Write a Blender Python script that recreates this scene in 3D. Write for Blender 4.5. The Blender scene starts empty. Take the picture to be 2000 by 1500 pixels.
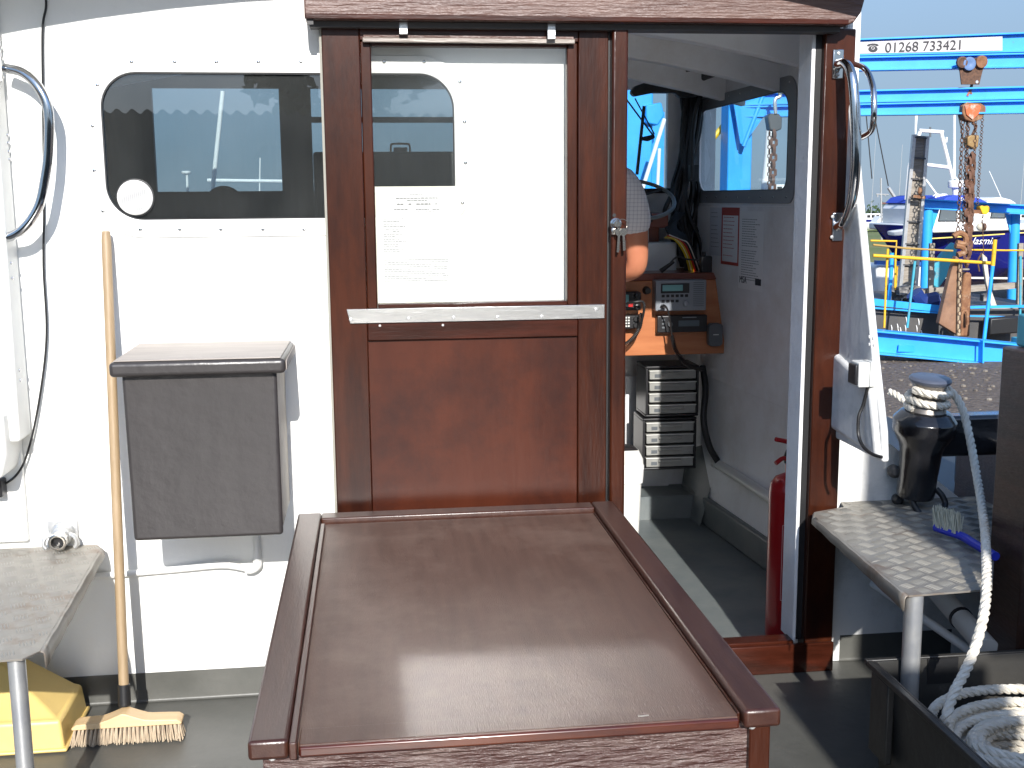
import bpy, bmesh, math, random
from mathutils import Vector, Matrix, Euler, noise
random.seed(7)
C = bpy.context.scene.collection
sc = bpy.context.scene
PI = math.pi
# ------------------------------------------------------------------ camera
FPX, YAW, PITCH, ROLL = 2228.5, math.radians(7.026), math.radians(9.289), math.radians(-0.447)
CAM = Vector((0, -2.9, 1.29))
_d = Vector((math.sin(YAW)*math.cos(PITCH), math.cos(YAW)*math.cos(PITCH), -math.sin(PITCH)))
_r = Vector((math.cos(YAW), -math.sin(YAW), 0)); _u = _r.cross(_d)
_R = _r*math.cos(ROLL)+_u*math.sin(ROLL); _U = -_r*math.sin(ROLL)+_u*math.cos(ROLL)
def at(x, y, Y=None, Z=None, X=None):
    """survey helper: where the line of sight through photo point (x, y) meets a plane of the place"""
    v = _d+_R*((x-1000)/FPX)+_U*((750-y)/FPX)
    t = (Y-CAM.y)/v.y if Y is not None else (Z-CAM.z)/v.z if Z is not None else (X-CAM.x)/v.x
    return CAM+v*t
cd = bpy.data.cameras.new('camera'); cam = bpy.data.objects.new('camera', cd); C.objects.link(cam)
cd.sensor_width = 36; cd.lens = FPX/2000*36; cd.clip_start = 0.05; cd.clip_end = 3000
cam.matrix_world = Matrix(((_R.x,_U.x,-_d.x,CAM.x),(_R.y,_U.y,-_d.y,CAM.y),(_R.z,_U.z,-_d.z,CAM.z),(0,0,0,1)))
sc.camera = cam
# ------------------------------------------------------------------ light
EL, AZ = math.radians(28.5), math.radians(1.0)      # the sun stands behind the photographer
w = bpy.data.worlds.new('World'); sc.world = w; w.use_nodes = True
nt = w.node_tree; bg = nt.nodes['Background']
sky = nt.nodes.new('ShaderNodeTexSky'); sky.sky_type = 'NISHITA'; sky.sun_disc = False
sky.sun_elevation = EL; sky.sun_rotation = math.radians(180)+AZ
sky.air_density = 1.0; sky.dust_density = .6; sky.ozone_density = 3.0
tcw = nt.nodes.new('ShaderNodeTexCoord'); mpw = nt.nodes.new('ShaderNodeMapping'); mpw.inputs['Rotation'].default_value = (math.radians(.8), 0, 0)   # the boat sits slightly bow up
nt.links.new(tcw.outputs['Generated'], mpw.inputs[0]); nt.links.new(mpw.outputs[0], sky.inputs[0])
# summer haze: low in the sky the blue turns to an even grey blue
spw = nt.nodes.new('ShaderNodeSeparateXYZ'); nt.links.new(mpw.outputs[0], spw.inputs[0])
mrw = nt.nodes.new('ShaderNodeMapRange'); mrw.interpolation_type = 'SMOOTHSTEP'; nt.links.new(spw.outputs[2], mrw.inputs[0])
mrw.inputs[1].default_value = .05; mrw.inputs[2].default_value = .55; mrw.inputs[3].default_value = .92; mrw.inputs[4].default_value = 0
mxw = nt.nodes.new('ShaderNodeMix'); mxw.data_type = 'RGBA'; nt.links.new(mrw.outputs[0], mxw.inputs[0])
nt.links.new(sky.outputs[0], mxw.inputs[6]); mxw.inputs[7].default_value = (1.02, 1.44, 2.06, 1)
nt.links.new(mxw.outputs[2], bg.inputs[0]); bg.inputs[1].default_value = 0.15
sl = bpy.data.lights.new('sun', 'SUN'); sl.energy = 3.9; sl.angle = math.radians(0.53); sl.color = (1, .965, .92)
so = bpy.data.objects.new('sun', sl); C.objects.link(so); so.rotation_euler = (PI/2-EL, 0, -AZ); so.location = (0, -6, 6)
sc.view_settings.view_transform = 'Standard'; sc.view_settings.look = 'None'; sc.view_settings.gamma = 1
sc.view_settings.exposure = 0.80
sc.render.engine = 'CYCLES'
cy = sc.cycles; cy.use_denoising = True; cy.max_bounces = 10; cy.transparent_max_bounces = 16; cy.diffuse_bounces = 8; cy.glossy_bounces = 5
cy.sample_clamp_indirect = 30; cy.use_guiding = True; cy.blur_glossy = 0.0; cy.caustics_reflective = True
# ------------------------------------------------------------------ materials
MATS = {}
def mat(name, col, rough=.5, metal=0, col2=None, nscale=6, bump=0, bscale=40, stretch=(1,1,1), coat=0, coat_rough=.1,
        spec=.5, dirt=None, dscale=3, dlo=.5, dhi=.62, rough2=None, detail=6, lo=.35, hi=.65, emit=None):
    if name in MATS: return MATS[name]
    m = bpy.data.materials.new(name); m.use_nodes = True; t = m.node_tree; N = t.nodes; L = t.links
    b = N['Principled BSDF']
    b.inputs['Base Color'].default_value = (*col, 1); b.inputs['Roughness'].default_value = rough
    b.inputs['Metallic'].default_value = metal; b.inputs['Specular IOR Level'].default_value = spec
    b.inputs['Coat Weight'].default_value = coat; b.inputs['Coat Roughness'].default_value = coat_rough
    tc = N.new('ShaderNodeTexCoord'); mp = N.new('ShaderNodeMapping'); L.new(tc.outputs['Object'], mp.inputs[0])
    mp.inputs['Scale'].default_value = stretch
    cur = None
    if col2 is not None:
        n = N.new('ShaderNodeTexNoise'); n.inputs['Scale'].default_value = nscale; n.inputs['Detail'].default_value = detail
        n.inputs['Roughness'].default_value = .6
        L.new(mp.outputs[0], n.inputs['Vector'])
        r = N.new('ShaderNodeValToRGB'); r.color_ramp.elements[0].position = lo; r.color_ramp.elements[1].position = hi
        r.color_ramp.elements[0].color = (*col, 1); r.color_ramp.elements[1].color = (*col2, 1)
        L.new(n.outputs['Fac'], r.inputs[0]); cur = r.outputs[0]
        if rough2 is not None:
            mr = N.new('ShaderNodeMapRange'); mr.inputs[1].default_value = lo; mr.inputs[2].default_value = hi
            mr.inputs[3].default_value = rough; mr.inputs[4].default_value = rough2
            L.new(n.outputs['Fac'], mr.inputs[0]); L.new(mr.outputs[0], b.inputs['Roughness'])
    if dirt is not None:
        n2 = N.new('ShaderNodeTexNoise'); n2.inputs['Scale'].default_value = dscale; n2.inputs['Detail'].default_value = 8
        n2.inputs['Roughness'].default_value = .7
        L.new(tc.outputs['Object'], n2.inputs['Vector'])
        mr = N.new('ShaderNodeMapRange'); mr.inputs[1].default_value = dlo; mr.inputs[2].default_value = dhi
        L.new(n2.outputs['Fac'], mr.inputs[0])
        mx = N.new('ShaderNodeMix'); mx.data_type = 'RGBA'
        L.new(mr.outputs[0], mx.inputs[0])
        if cur is None: mx.inputs[6].default_value = (*col, 1)
        else: L.new(cur, mx.inputs[6])
        mx.inputs[7].default_value = (*dirt, 1); cur = mx.outputs[2]
    if cur is not None: L.new(cur, b.inputs['Base Color'])
    if bump:
        nb = N.new('ShaderNodeTexNoise'); nb.inputs['Scale'].default_value = bscale; nb.inputs['Detail'].default_value = 5
        L.new(mp.outputs[0], nb.inputs['Vector'])
        bp = N.new('ShaderNodeBump'); bp.inputs['Strength'].default_value = 1; bp.inputs['Distance'].default_value = bump
        L.new(nb.outputs['Fac'], bp.inputs['Height']); L.new(bp.outputs[0], b.inputs['Normal'])
        if coat: L.new(bp.outputs[0], b.inputs['Coat Normal'])
    if emit: b.inputs['Emission Color'].default_value = (*emit[:3], 1); b.inputs['Emission Strength'].default_value = emit[3]
    MATS[name] = m; return m
def glassmat(name, tint, refl_rough=0.0, gain=1.0, dust=0):
    m = bpy.data.materials.new(name); m.use_nodes = True; t = m.node_tree; N = t.nodes; L = t.links
    N.remove(N['Principled BSDF']); out = N['Material Output']
    tr = N.new('ShaderNodeBsdfTransparent'); tr.inputs[0].default_value = (*tint, 1)
    gl = N.new('ShaderNodeBsdfGlossy'); gl.inputs['Roughness'].default_value = refl_rough
    fr = N.new('ShaderNodeFresnel'); fr.inputs[0].default_value = 1.5
    mu = N.new('ShaderNodeMath'); mu.operation = 'MULTIPLY'; mu.inputs[1].default_value = gain; mu.use_clamp = True
    ge = N.new('ShaderNodeNewGeometry'); fb_ = N.new('ShaderNodeMath'); fb_.operation = 'SUBTRACT'; fb_.inputs[0].default_value = 1; L.new(ge.outputs['Backfacing'], fb_.inputs[1])
    mf = N.new('ShaderNodeMath'); mf.operation = 'MULTIPLY'; L.new(fr.outputs[0], mf.inputs[0]); L.new(fb_.outputs[0], mf.inputs[1]); L.new(mf.outputs[0], mu.inputs[0])
    mx = N.new('ShaderNodeMixShader'); L.new(mu.outputs[0], mx.inputs[0]); L.new(tr.outputs[0], mx.inputs[1]); L.new(gl.outputs[0], mx.inputs[2])
    last = mx
    if dust:
        df = N.new('ShaderNodeBsdfDiffuse'); df.inputs[0].default_value = (.5,.5,.48,1)
        tc = N.new('ShaderNodeTexCoord'); n = N.new('ShaderNodeTexNoise'); n.inputs['Scale'].default_value = 4; n.inputs['Detail'].default_value = 8
        L.new(tc.outputs['Object'], n.inputs['Vector'])
        mr = N.new('ShaderNodeMapRange'); mr.inputs[1].default_value = .1; mr.inputs[2].default_value = .9; mr.inputs[4].default_value = dust
        L.new(n.outputs['Fac'], mr.inputs[0])
        m2 = N.new('ShaderNodeMixShader'); L.new(mr.outputs[0], m2.inputs[0]); L.new(mx.outputs[0], m2.inputs[1]); L.new(df.outputs[0], m2.inputs[2]); last = m2
    L.new(last.outputs[0], out.inputs[0]); MATS[name] = m; return m
white = mat('white_gloss_paint', (.80,.80,.77), .38, bump=.0012, bscale=30, dirt=(.62,.60,.54), dscale=2.2, dlo=.6, dhi=.85)
whitein = mat('interior_white_paint', (.84,.85,.86), .6, bump=.001, bscale=60, dirt=(.66,.63,.60), dscale=2.5, dlo=.45, dhi=.75)
whiteflow = mat('grubby_white_paint', (.72,.72,.70), .42, bump=.0025, bscale=18, dirt=(.36,.36,.34), dscale=4.5, dlo=.5, dhi=.8, stretch=(1,1,.35))
deckm = mat('grey_deck_paint', (.082,.083,.074), .42, col2=(.104,.103,.092), nscale=5, bump=.0035, bscale=9, dirt=(.18,.175,.155), dscale=14, dlo=.66, dhi=.8)
deckin = mat('interior_grey_paint', (.12,.14,.145), .4, col2=(.17,.185,.18), nscale=6, bump=.003, bscale=9)
MAHC = (.023,.0050,.0018)
mahV = mat('varnished_mahogany_upright', MAHC, .30, col2=(.050,.0115,.0036), nscale=5, stretch=(5,5,.8), bump=.0004, bscale=30, coat=.22, coat_rough=.2, spec=.3, dirt=(.014,.004,.003), dscale=3, dlo=.5, dhi=.75)
mahH = mat('varnished_mahogany_crosswise', MAHC, .30, col2=(.056,.012,.0055), nscale=5, stretch=(.8,7,7), bump=.0004, bscale=30, spec=.3, coat=.22, coat_rough=.16)
mahP = mat('mahogany_panel', (.050,.0100,.0032), .36, col2=(.068,.0145,.005), nscale=3, stretch=(3,3,.6), bump=.0004, bscale=22, coat=.15, coat_rough=.25, spec=.3, dirt=(.022,.005,.003), dscale=3.2, dlo=.46, dhi=.68)
mahW = mat('weathered_mahogany', (.15,.085,.068), .42, col2=(.075,.032,.024), nscale=6, stretch=(.7,8,8), bump=.004, bscale=26, coat=.35, coat_rough=.35)
hatchm = mat('worn_mahogany_ply', (.055,.0205,.010), .50, col2=(.082,.036,.021), nscale=5, stretch=(9,.8,9), bump=.0005, bscale=90, coat=.24, coat_rough=.30, dirt=(.14,.085,.06), dscale=3.4, dlo=.48, dhi=.75, detail=8)
hatchr = mat('worn_mahogany_rail', (.036,.010,.0055), .38, col2=(.058,.021,.012), nscale=6, stretch=(7,1,7), bump=.0003, bscale=40, coat=.35, coat_rough=.22)
amber = mat('bright_varnished_edge', (.040,.006,.003), .28, col2=(.10,.022,.006), nscale=4, stretch=(1.2,6,6), coat=.8, coat_rough=.12)
hatchf = mat('flaking_mahogany_front', (.065,.026,.02), .38, col2=(.15,.10,.085), nscale=9, stretch=(1.2,8,8), bump=.009, bscale=22, coat=.5, coat_rough=.3, lo=.45, hi=.7)
alu = mat('worn_aluminium', (.62,.62,.60), .30, 1, col2=(.78,.77,.74), nscale=9, stretch=(.6,4,4), bump=.0008, bscale=30)
aluplate = mat('checker_aluminium', (.23,.21,.18), .48, .35, col2=(.31,.29,.25), nscale=5, dirt=(.16,.09,.05), dscale=6, dlo=.52, dhi=.72)
steel = mat('polished_stainless', (.62,.62,.62), .10, 1)
galv = mat('galvanised_pipe', (.50,.51,.52), .38, .7, col2=(.62,.62,.60), nscale=22, bump=.0006)
charc = mat('charcoal_paint', (.036,.032,.031), .42, col2=(.041,.036,.035), nscale=3, bump=.0028, bscale=20, coat=.25, coat_rough=.25, dirt=(.35,.34,.32), dscale=55, dlo=.73, dhi=.76)
beige = mat('weathered_locker_lid', (.34,.30,.265), .6, col2=(.42,.375,.33), nscale=10, stretch=(.5,3,3), bump=.002, bscale=30)
cream = mat('cream_worn_side', (.50,.44,.36), .55, col2=(.36,.30,.24), nscale=10, bump=.002, bscale=25)
rubber = mat('black_rubber', (.013,.013,.014), .45)
blackp = mat('black_plastic', (.018,.018,.02), .38)
blackgloss = mat('black_gloss_paint', (.012,.012,.014), .22, bump=.003, bscale=14, coat=.5)
greyp = mat('grey_plastic', (.10,.11,.12), .45)
silver = mat('silver_plastic', (.26,.28,.31), .35, .3)
lightp = mat('pale_plastic', (.66,.66,.62), .4)
broomw = mat('broom_handle_wood', (.29,.205,.115), .5, col2=(.36,.26,.155), nscale=8, stretch=(8,8,.7), bump=.0004, dirt=(.20,.14,.09), dscale=9, dlo=.62, dhi=.78)
broomh = mat('broom_block_wood', (.66,.48,.27), .45, col2=(.60,.41,.21), nscale=8, stretch=(.6,5,5))
brist = mat('pale_bristle', (.46,.36,.25), .7, col2=(.56,.46,.33), nscale=60, dirt=(.25,.19,.14), dscale=20, dlo=.55, dhi=.8)
bristg = mat('grey_green_bristle', (.38,.37,.28), .7, col2=(.48,.46,.36), nscale=60)
yellow = mat('yellow_plastic', (.72,.52,.18), .42, dirt=(.60,.42,.15), dscale=4, dlo=.5, dhi=.8, bump=.0006, bscale=12)
bluep = mat('sky_blue_steel_paint', (.022,.31,.82), .42, col2=(.035,.37,.88), nscale=2, bump=.002, bscale=5, dirt=(.10,.12,.15), dscale=3.5, dlo=.66, dhi=.76)
blueplast = mat('deep_blue_plastic', (.02,.035,.42), .35)
yellowp = mat('yellow_rail_paint', (.75,.42,.02), .45, dirt=(.20,.11,.05), dscale=14, dlo=.6, dhi=.7)
rust = mat('rusty_steel', (.16,.065,.03), .8, col2=(.30,.15,.07), nscale=9, bump=.004, bscale=30, dirt=(.40,.30,.20), dscale=5, dlo=.55, dhi=.7)
rustdark = mat('dark_rusty_chain', (.07,.035,.022), .75, col2=(.14,.07,.04), nscale=30)
navy = mat('navy_hull_paint', (.008,.012,.16), .15, coat=.5)
hullwhite = mat('boat_white_gelcoat', (.78,.78,.76), .3, dirt=(.5,.5,.47), dscale=1.5, dlo=.6, dhi=.8)
canvas = mat('blue_canvas', (.02,.06,.45), .7, bump=.004, bscale=10)
timber = mat('weathered_grey_timber', (.22,.19,.15), .8, col2=(.34,.30,.25), nscale=6, stretch=(1,6,6), bump=.004, bscale=20)
darksteel = mat('dark_pontoon_steel', (.05,.05,.052), .6, col2=(.09,.085,.08), nscale=2, dirt=(.45,.44,.40), dscale=7, dlo=.72, dhi=.75)
gravel = mat('gravel_ground', (.075,.055,.042), .9, col2=(.17,.135,.105), nscale=14, bump=.05, bscale=22, detail=10)
mudg = mat('mown_grass_field', (.10,.14,.035), .9, col2=(.17,.17,.06), nscale=.2)
leafm = mat('tree_foliage', (.020,.045,.012), .8, col2=(.06,.10,.03), nscale=.5)
bark = mat('tree_bark', (.07,.05,.035), .9, bump=.02, bscale=10)
corr = mat('corrugated_dark_green_steel', (.025,.04,.035), .5, col2=(.04,.055,.048), nscale=3)
ropem = mat('off_white_rope', (.60,.55,.46), .8, col2=(.70,.66,.57), nscale=40, bump=.0015, bscale=220, dirt=(.40,.34,.26), dscale=6, dlo=.55, dhi=.8)
redp = mat('fire_red_paint', (.42,.008,.010), .28, coat=.4)
redlab = mat('pale_red_print', (.75,.42,.40), .5)
teak = mat('orange_teak_console', (.38,.125,.045), .4, col2=(.46,.17,.065), nscale=6, stretch=(1,4,6), coat=.3)
redwood = mat('red_brown_dash_wood', (.17,.038,.018), .35, coat=.4)
paper = mat('white_paper', (.78,.78,.76), .8); paperc = mat('cream_paper', (.80,.78,.68), .8)
ink = mat('faded_print_ink', (.22,.22,.22), .8); inkl = mat('pale_print_ink', (.20,.20,.19), .8); inkb = mat('black_print_ink', (.02,.02,.025), .6)
inkr = mat('red_print_border', (.45,.07,.05), .7)
skin = mat('sunburnt_skin', (.48,.17,.09), .5, col2=(.55,.22,.12), nscale=9)
hairm = mat('grey_brown_hair', (.10,.07,.05), .7); trous = mat('navy_trousers', (.03,.035,.05), .8)
lcd = mat('pale_display', (.20,.42,.42), .2); redb = mat('red_button', (.5,.02,.02), .4)
clearp = mat('frosted_drawer_plastic', (.25,.25,.235), .3, col2=(.32,.32,.30), nscale=12)
bag = mat('white_bin_bag', (.75,.75,.74), .4, bump=.006, bscale=25)
wy = mat('yellow_wire', (.6,.42,.02), .4); wr = mat('red_wire', (.5,.02,.01), .4); ww = mat('white_wire', (.7,.68,.6), .4)
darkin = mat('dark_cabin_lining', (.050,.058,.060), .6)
lock = mat('nickel_lock', (.60,.58,.54), .22, 1)
tealp = mat('faded_teal_paint', (.05,.33,.42), .55, dirt=(.2,.25,.25), dscale=3)
gwin = glassmat('cabin_window_glass', (.86,.90,.90), 0, 5.5, .06)
gclear = glassmat('door_glass', (.985,.99,.985), .08, 4.5, .02)
gint = glassmat('clear_window_glass', (.88,.94,.96), 0, 1.0, .10)
def shirtmat():
    m = bpy.data.materials.new('checked_white_shirt'); m.use_nodes = True; t = m.node_tree; N = t.nodes; L = t.links
    b = N['Principled BSDF']; b.inputs['Roughness'].default_value = .85
    tc = N.new('ShaderNodeTexCoord'); sp = N.new('ShaderNodeSeparateXYZ'); L.new(tc.outputs['Object'], sp.inputs[0])
    outs = []
    for ax in (0, 2):
        a = N.new('ShaderNodeMath'); a.operation = 'MULTIPLY'; a.inputs[1].default_value = 74; L.new(sp.outputs[ax], a.inputs[0])
        f = N.new('ShaderNodeMath'); f.operation = 'FRACT'; L.new(a.outputs[0], f.inputs[0])
        g = N.new('ShaderNodeMath'); g.operation = 'LESS_THAN'; g.inputs[1].default_value = .24; L.new(f.outputs[0], g.inputs[0]); outs.append(g)
    s = N.new('ShaderNodeMath'); s.operation = 'ADD'; L.new(outs[0].outputs[0], s.inputs[0]); L.new(outs[1].outputs[0], s.inputs[1])
    r = N.new('ShaderNodeMath'); r.operation = 'MULTIPLY'; r.inputs[1].default_value = .22; L.new(s.outputs[0], r.inputs[0])
    mx = N.new('ShaderNodeMix'); mx.data_type = 'RGBA'; L.new(r.outputs[0], mx.inputs[0])
    mx.inputs[6].default_value = (.78,.75,.75,1); mx.inputs[7].default_value = (.20,.17,.26,1); L.new(mx.outputs[2], b.inputs['Base Color'])
    return m
shirt = shirtmat()
# ------------------------------------------------------------------ mesh helpers
def V(*a): return Vector(a)
class MB:
    def __init__(s): s.v = []; s.f = []
    def add(s, vs, fs):
        o = len(s.v); s.v += [Vector(p) for p in vs]; s.f += [tuple(i+o for i in f) for f in fs]; return s
    def box(s, a, b):
        x0,x1 = sorted((a[0],b[0])); y0,y1 = sorted((a[1],b[1])); z0,z1 = sorted((a[2],b[2]))
        return s.add([(x0,y0,z0),(x1,y0,z0),(x1,y1,z0),(x0,y1,z0),(x0,y0,z1),(x1,y0,z1),(x1,y1,z1),(x0,y1,z1)],
                     [(0,3,2,1),(4,5,6,7),(0,1,5,4),(1,2,6,5),(2,3,7,6),(3,0,4,7)])
    def obox(s, c, ex, ey, ez):      # centre and three half-axes
        c = Vector(c); ex = Vector(ex); ey = Vector(ey); ez = Vector(ez)
        P = [c+ex*i+ey*j+ez*k for k in (-1,1) for (i,j) in ((-1,-1),(1,-1),(1,1),(-1,1))]
        return s.add(P, [(0,3,2,1),(4,5,6,7),(0,1,5,4),(1,2,6,5),(2,3,7,6),(3,0,4,7)])
    def bar(s, p, q, w, h, up=(0,0,1)):  # rectangular bar from p to q
        p = Vector(p); q = Vector(q); d = (q-p); l = d.length; d.normalize(); up = Vector(up)
        sd = d.cross(up); sd = sd.normalized() if sd.length > 1e-5 else Vector((1,0,0)); u = sd.cross(d)
        return s.obox((p+q)/2, d*l/2, sd*w/2, u*h/2)
    def prism(s, pts, ext):
        n = len(pts); ext = Vector(ext); P = [Vector(p) for p in pts]
        nrm = sum(((P[i].cross(P[(i+1)%n])) for i in range(n)), Vector())
        if nrm.dot(ext) > 0: P.reverse()
        return s.add(P+[p+ext for p in P], [tuple(range(n)), tuple(range(2*n-1,n-1,-1))]+[((i+1)%n,i,n+i,n+(i+1)%n) for i in range(n)])
    def tube(s, path, r, seg=10, closed=False, caps=True):
        P = [Vector(p) for p in path]; n = len(P); rr = r if isinstance(r, (list,tuple)) else [r]*n
        o = len(s.v); up = None
        for i in range(n):
            if closed: t = P[(i+1)%n]-P[i-1]
            else: t = P[min(i+1,n-1)]-P[max(i-1,0)]
            t.normalize()
            if up is None:
                up = Vector((0,0,1)) if abs(t.z) < .9 else Vector((1,0,0))
            a = up-t*up.dot(t); a = a.normalized() if a.length > 1e-6 else t.orthogonal().normalized()
            b = t.cross(a); up = a
            for k in range(seg):
                an = 2*PI*k/seg; s.v.append(P[i]+(a*math.cos(an)+b*math.sin(an))*rr[i])
        for i in range(n if closed else n-1):
            j = (i+1)%n
            for k in range(seg):
                s.f.append((o+i*seg+k, o+i*seg+(k+1)%seg, o+j*seg+(k+1)%seg, o+j*seg+k))
        if not closed and caps:
            s.f.append(tuple(o+k for k in range(seg-1,-1,-1))); s.f.append(tuple(o+(n-1)*seg+k for k in range(seg)))
        return s
    def cyl(s, p, q, r, r2=None, seg=20): return s.tube([p, q], [r, r if r2 is None else r2], seg)
    def lathe(s, c, axis, prof, seg=28, caps=True):   # prof: (radius, distance along axis)
        ax = Vector(axis).normalized(); c = Vector(c); a = ax.orthogonal().normalized(); b = ax.cross(a); o = len(s.v)
        for r, h in prof:
            for k in range(seg):
                an = 2*PI*k/seg; s.v.append(c+ax*h+(a*math.cos(an)+b*math.sin(an))*r)
        for i in range(len(prof)-1):
            for k in range(seg): s.f.append((o+i*seg+k, o+i*seg+(k+1)%seg, o+(i+1)*seg+(k+1)%seg, o+(i+1)*seg+k))
        if caps:
            s.f.append(tuple(o+k for k in range(seg-1,-1,-1))); e = o+(len(prof)-1)*seg; s.f.append(tuple(e+k for k in range(seg)))
        return s
    def ball(s, c, rx, ry=None, rz=None, n=10):
        ry = ry or rx; rz = rz or rx; c = Vector(c); o = len(s.v); m = 2*n
        for i in range(n+1):
            th = PI*i/n
            for k in range(m): s.v.append(c+Vector((rx*math.sin(th)*math.cos(2*PI*k/m), ry*math.sin(th)*math.sin(2*PI*k/m), -rz*math.cos(th))))
        for i in range(n):
            for k in range(m): s.f.append((o+i*m+k, o+i*m+(k+1)%m, o+(i+1)*m+(k+1)%m, o+(i+1)*m+k))
        return s
    def ring(s, outer, inner, ext):   # flat ring between two loops of equal count, extruded
        n = len(outer); e = Vector(ext); O = [Vector(p) for p in outer]; I = [Vector(p) for p in inner]
        o = len(s.v); s.v += O+I+[p+e for p in O]+[p+e for p in I]
        for i in range(n):
            j = (i+1)%n
            s.f += [(o+i,o+j,o+n+j,o+n+i), (o+2*n+i,o+3*n+i,o+3*n+j,o+2*n+j), (o+i,o+2*n+i,o+2*n+j,o+j), (o+n+i,o+n+j,o+3*n+j,o+3*n+i)]
        return s
    def build(s, name, m, parent=None, bevel=0, smooth=True, label=None, seg=2, kind=None, fix=True):
        me = bpy.data.meshes.new(name)
        base = Vector()
        if parent is not None: base = parent['_b'] if '_b' in parent else Vector()
        else:
            xs = [p.x for p in s.v]; ys = [p.y for p in s.v]; zs = [p.z for p in s.v]
            base = Vector(((min(xs)+max(xs))/2, (min(ys)+max(ys))/2, min(zs)))
        base = Vector(base)
        me.from_pydata([p-base for p in s.v], [], s.f); me.update()
        if fix:
            bm = bmesh.new(); bm.from_mesh(me); bmesh.ops.remove_doubles(bm, verts=bm.verts, dist=1e-6)
            bmesh.ops.recalc_face_normals(bm, faces=bm.faces); bm.to_mesh(me); bm.free()
        me.materials.append(m)
        if smooth:
            me.shade_smooth(); me.set_sharp_from_angle(angle=math.radians(38))
        o = bpy.data.objects.new(name, me); C.objects.link(o)
        BASE[o.name] = base
        if parent is None: o.location = base
        else: o.parent = parent
        o['_b'] = list(base)
        if bevel:
            b = o.modifiers.new('bevel', 'BEVEL'); b.width = bevel; b.segments = seg; b.limit_method = 'ANGLE'; b.angle_limit = math.radians(40); b.harden_normals = False
        if label: o['label'] = label
        if kind: o['kind'] = kind
        return o
BASE = {}
def thing(name, label, cat, loc=(0,0,0), group=None):
    o = bpy.data.objects.new(name, None); C.objects.link(o); o.location = loc; o['_b'] = list(loc); o.empty_display_size = .1
    o['label'] = label; o['category'] = cat
    if group: o['group'] = group
    return o
def tag(o, label, cat, group=None):
    o['label'] = label; o['category'] = cat
    if group: o['group'] = group
    return o
def struct(o): o['kind'] = 'structure'; return o
def rrect(x0, x1, z0, z1, r, Y, n=8, rs=None):
    """rounded rectangle loop in a plane Y=const"""
    out = []; rs = rs or (r,r,r,r)
    for (cx,cz,a0,rr) in ((x1-rs[0],z1-rs[0],0,rs[0]),(x0+rs[1],z1-rs[1],90,rs[1]),(x0+rs[2],z0+rs[2],180,rs[2]),(x1-rs[3],z0+rs[3],270,rs[3])):
        for k in range(n+1):
            a = math.radians(a0+90*k/n); out.append(Vector((cx+rr*math.cos(a), Y, cz+rr*math.sin(a))))
    return out
def smoothpath(pts, n=8, closed=False):
    P = [Vector(p) for p in pts]; out = []; N = len(P)
    for i in range(N if closed else N-1):
        if closed: a,b,c,d = P[i-1],P[i],P[(i+1)%N],P[(i+2)%N]
        else: a = P[i-1] if i else P[0]*2-P[1]; b = P[i]; c = P[i+1]; d = P[i+2] if i+2 < N else P[-1]*2-P[-2]
        for k in range(n):
            t = k/n; out.append(.5*((2*b)+(c-a)*t+(2*a-5*b+4*c-d)*t*t+(3*b-a-3*c+d)*t**3))
    if not closed: out.append(P[-1])
    return out
def text(name, body, o, right, up, size, m, parent, shear=0, ext=.0006, align='LEFT', sx=1):
    cu = bpy.data.curves.new(name, 'FONT'); cu.body = body; cu.size = size; cu.extrude = ext; cu.shear = shear; cu.align_x = align
    t = bpy.data.objects.new(name, cu); C.objects.link(t)
    bpy.context.view_layer.update()
    me = bpy.data.meshes.new_from_object(t.evaluated_get(bpy.context.evaluated_depsgraph_get()))
    C.objects.unlink(t); bpy.data.objects.remove(t)
    right = Vector(right).normalized(); up = Vector(up).normalized(); n = right.cross(up)
    b = Vector(parent['_b']) if parent else Vector()
    M = Matrix(((right.x*sx,up.x,n.x,o[0]-b.x),(right.y*sx,up.y,n.y,o[1]-b.y),(right.z*sx,up.z,n.z,o[2]-b.z),(0,0,0,1)))
    me.transform(M); me.materials.clear(); me.materials.append(m)
    ob = bpy.data.objects.new(name, me); C.objects.link(ob); ob['_b'] = list(b)
    if parent: ob.parent = parent
    return ob
# ================================================================== WHEELHOUSE
XL, XR = -.98, 1.245          # ends of the aft bulkhead
DX0, DX1 = .62, 1.135         # doorway
roofz = lambda x: 1.935-.10*(x-.14)**2
wh = thing('wheelhouse', 'white painted wheelhouse with mahogany door trim, rounded dark window and open doorway', 'wheelhouse', (.14, 0, 0))
wx0, wx1 = at(203,300,Y=0).x, at(888,300,Y=0).x
wz1, wz0 = at(450,142,Y=0).z, at(450,428,Y=0).z
# aft wall : boxes round the window hole and the doorway, butted
m = MB(); T = .045
ho = .004
m.box((XL,0,-.12),(wx0-ho,T,1.66)); m.box((wx0-ho,0,-.12),(wx1+ho,T,wz0-ho)); m.box((wx0-ho,0,wz1+ho),(wx1+ho,T,1.66))
m.box((wx1+ho,0,-.12),(DX0,T,1.66)); m.box((DX0,0,1.722),(DX1,T,1.74)); m.box((DX1,0,-.12),(XR,T,1.66))
def topstrip(x0,x1,z0):
    n = 10; xs = [x0+(x1-x0)*i/n for i in range(n+1)]
    m.prism([(x0,0,z0)]+[(x1,0,z0)]+[(x,0,roofz(x)-.002) for x in reversed(xs)], (0,T,0))
topstrip(XL,DX0,1.66); topstrip(DX1,XR,1.66); topstrip(DX0,DX1,1.74)
# threshold infill
m.box((DX0,0,-.12),(DX1,T,.02))
wall = m.build('aft_wall', white, wh)
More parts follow.
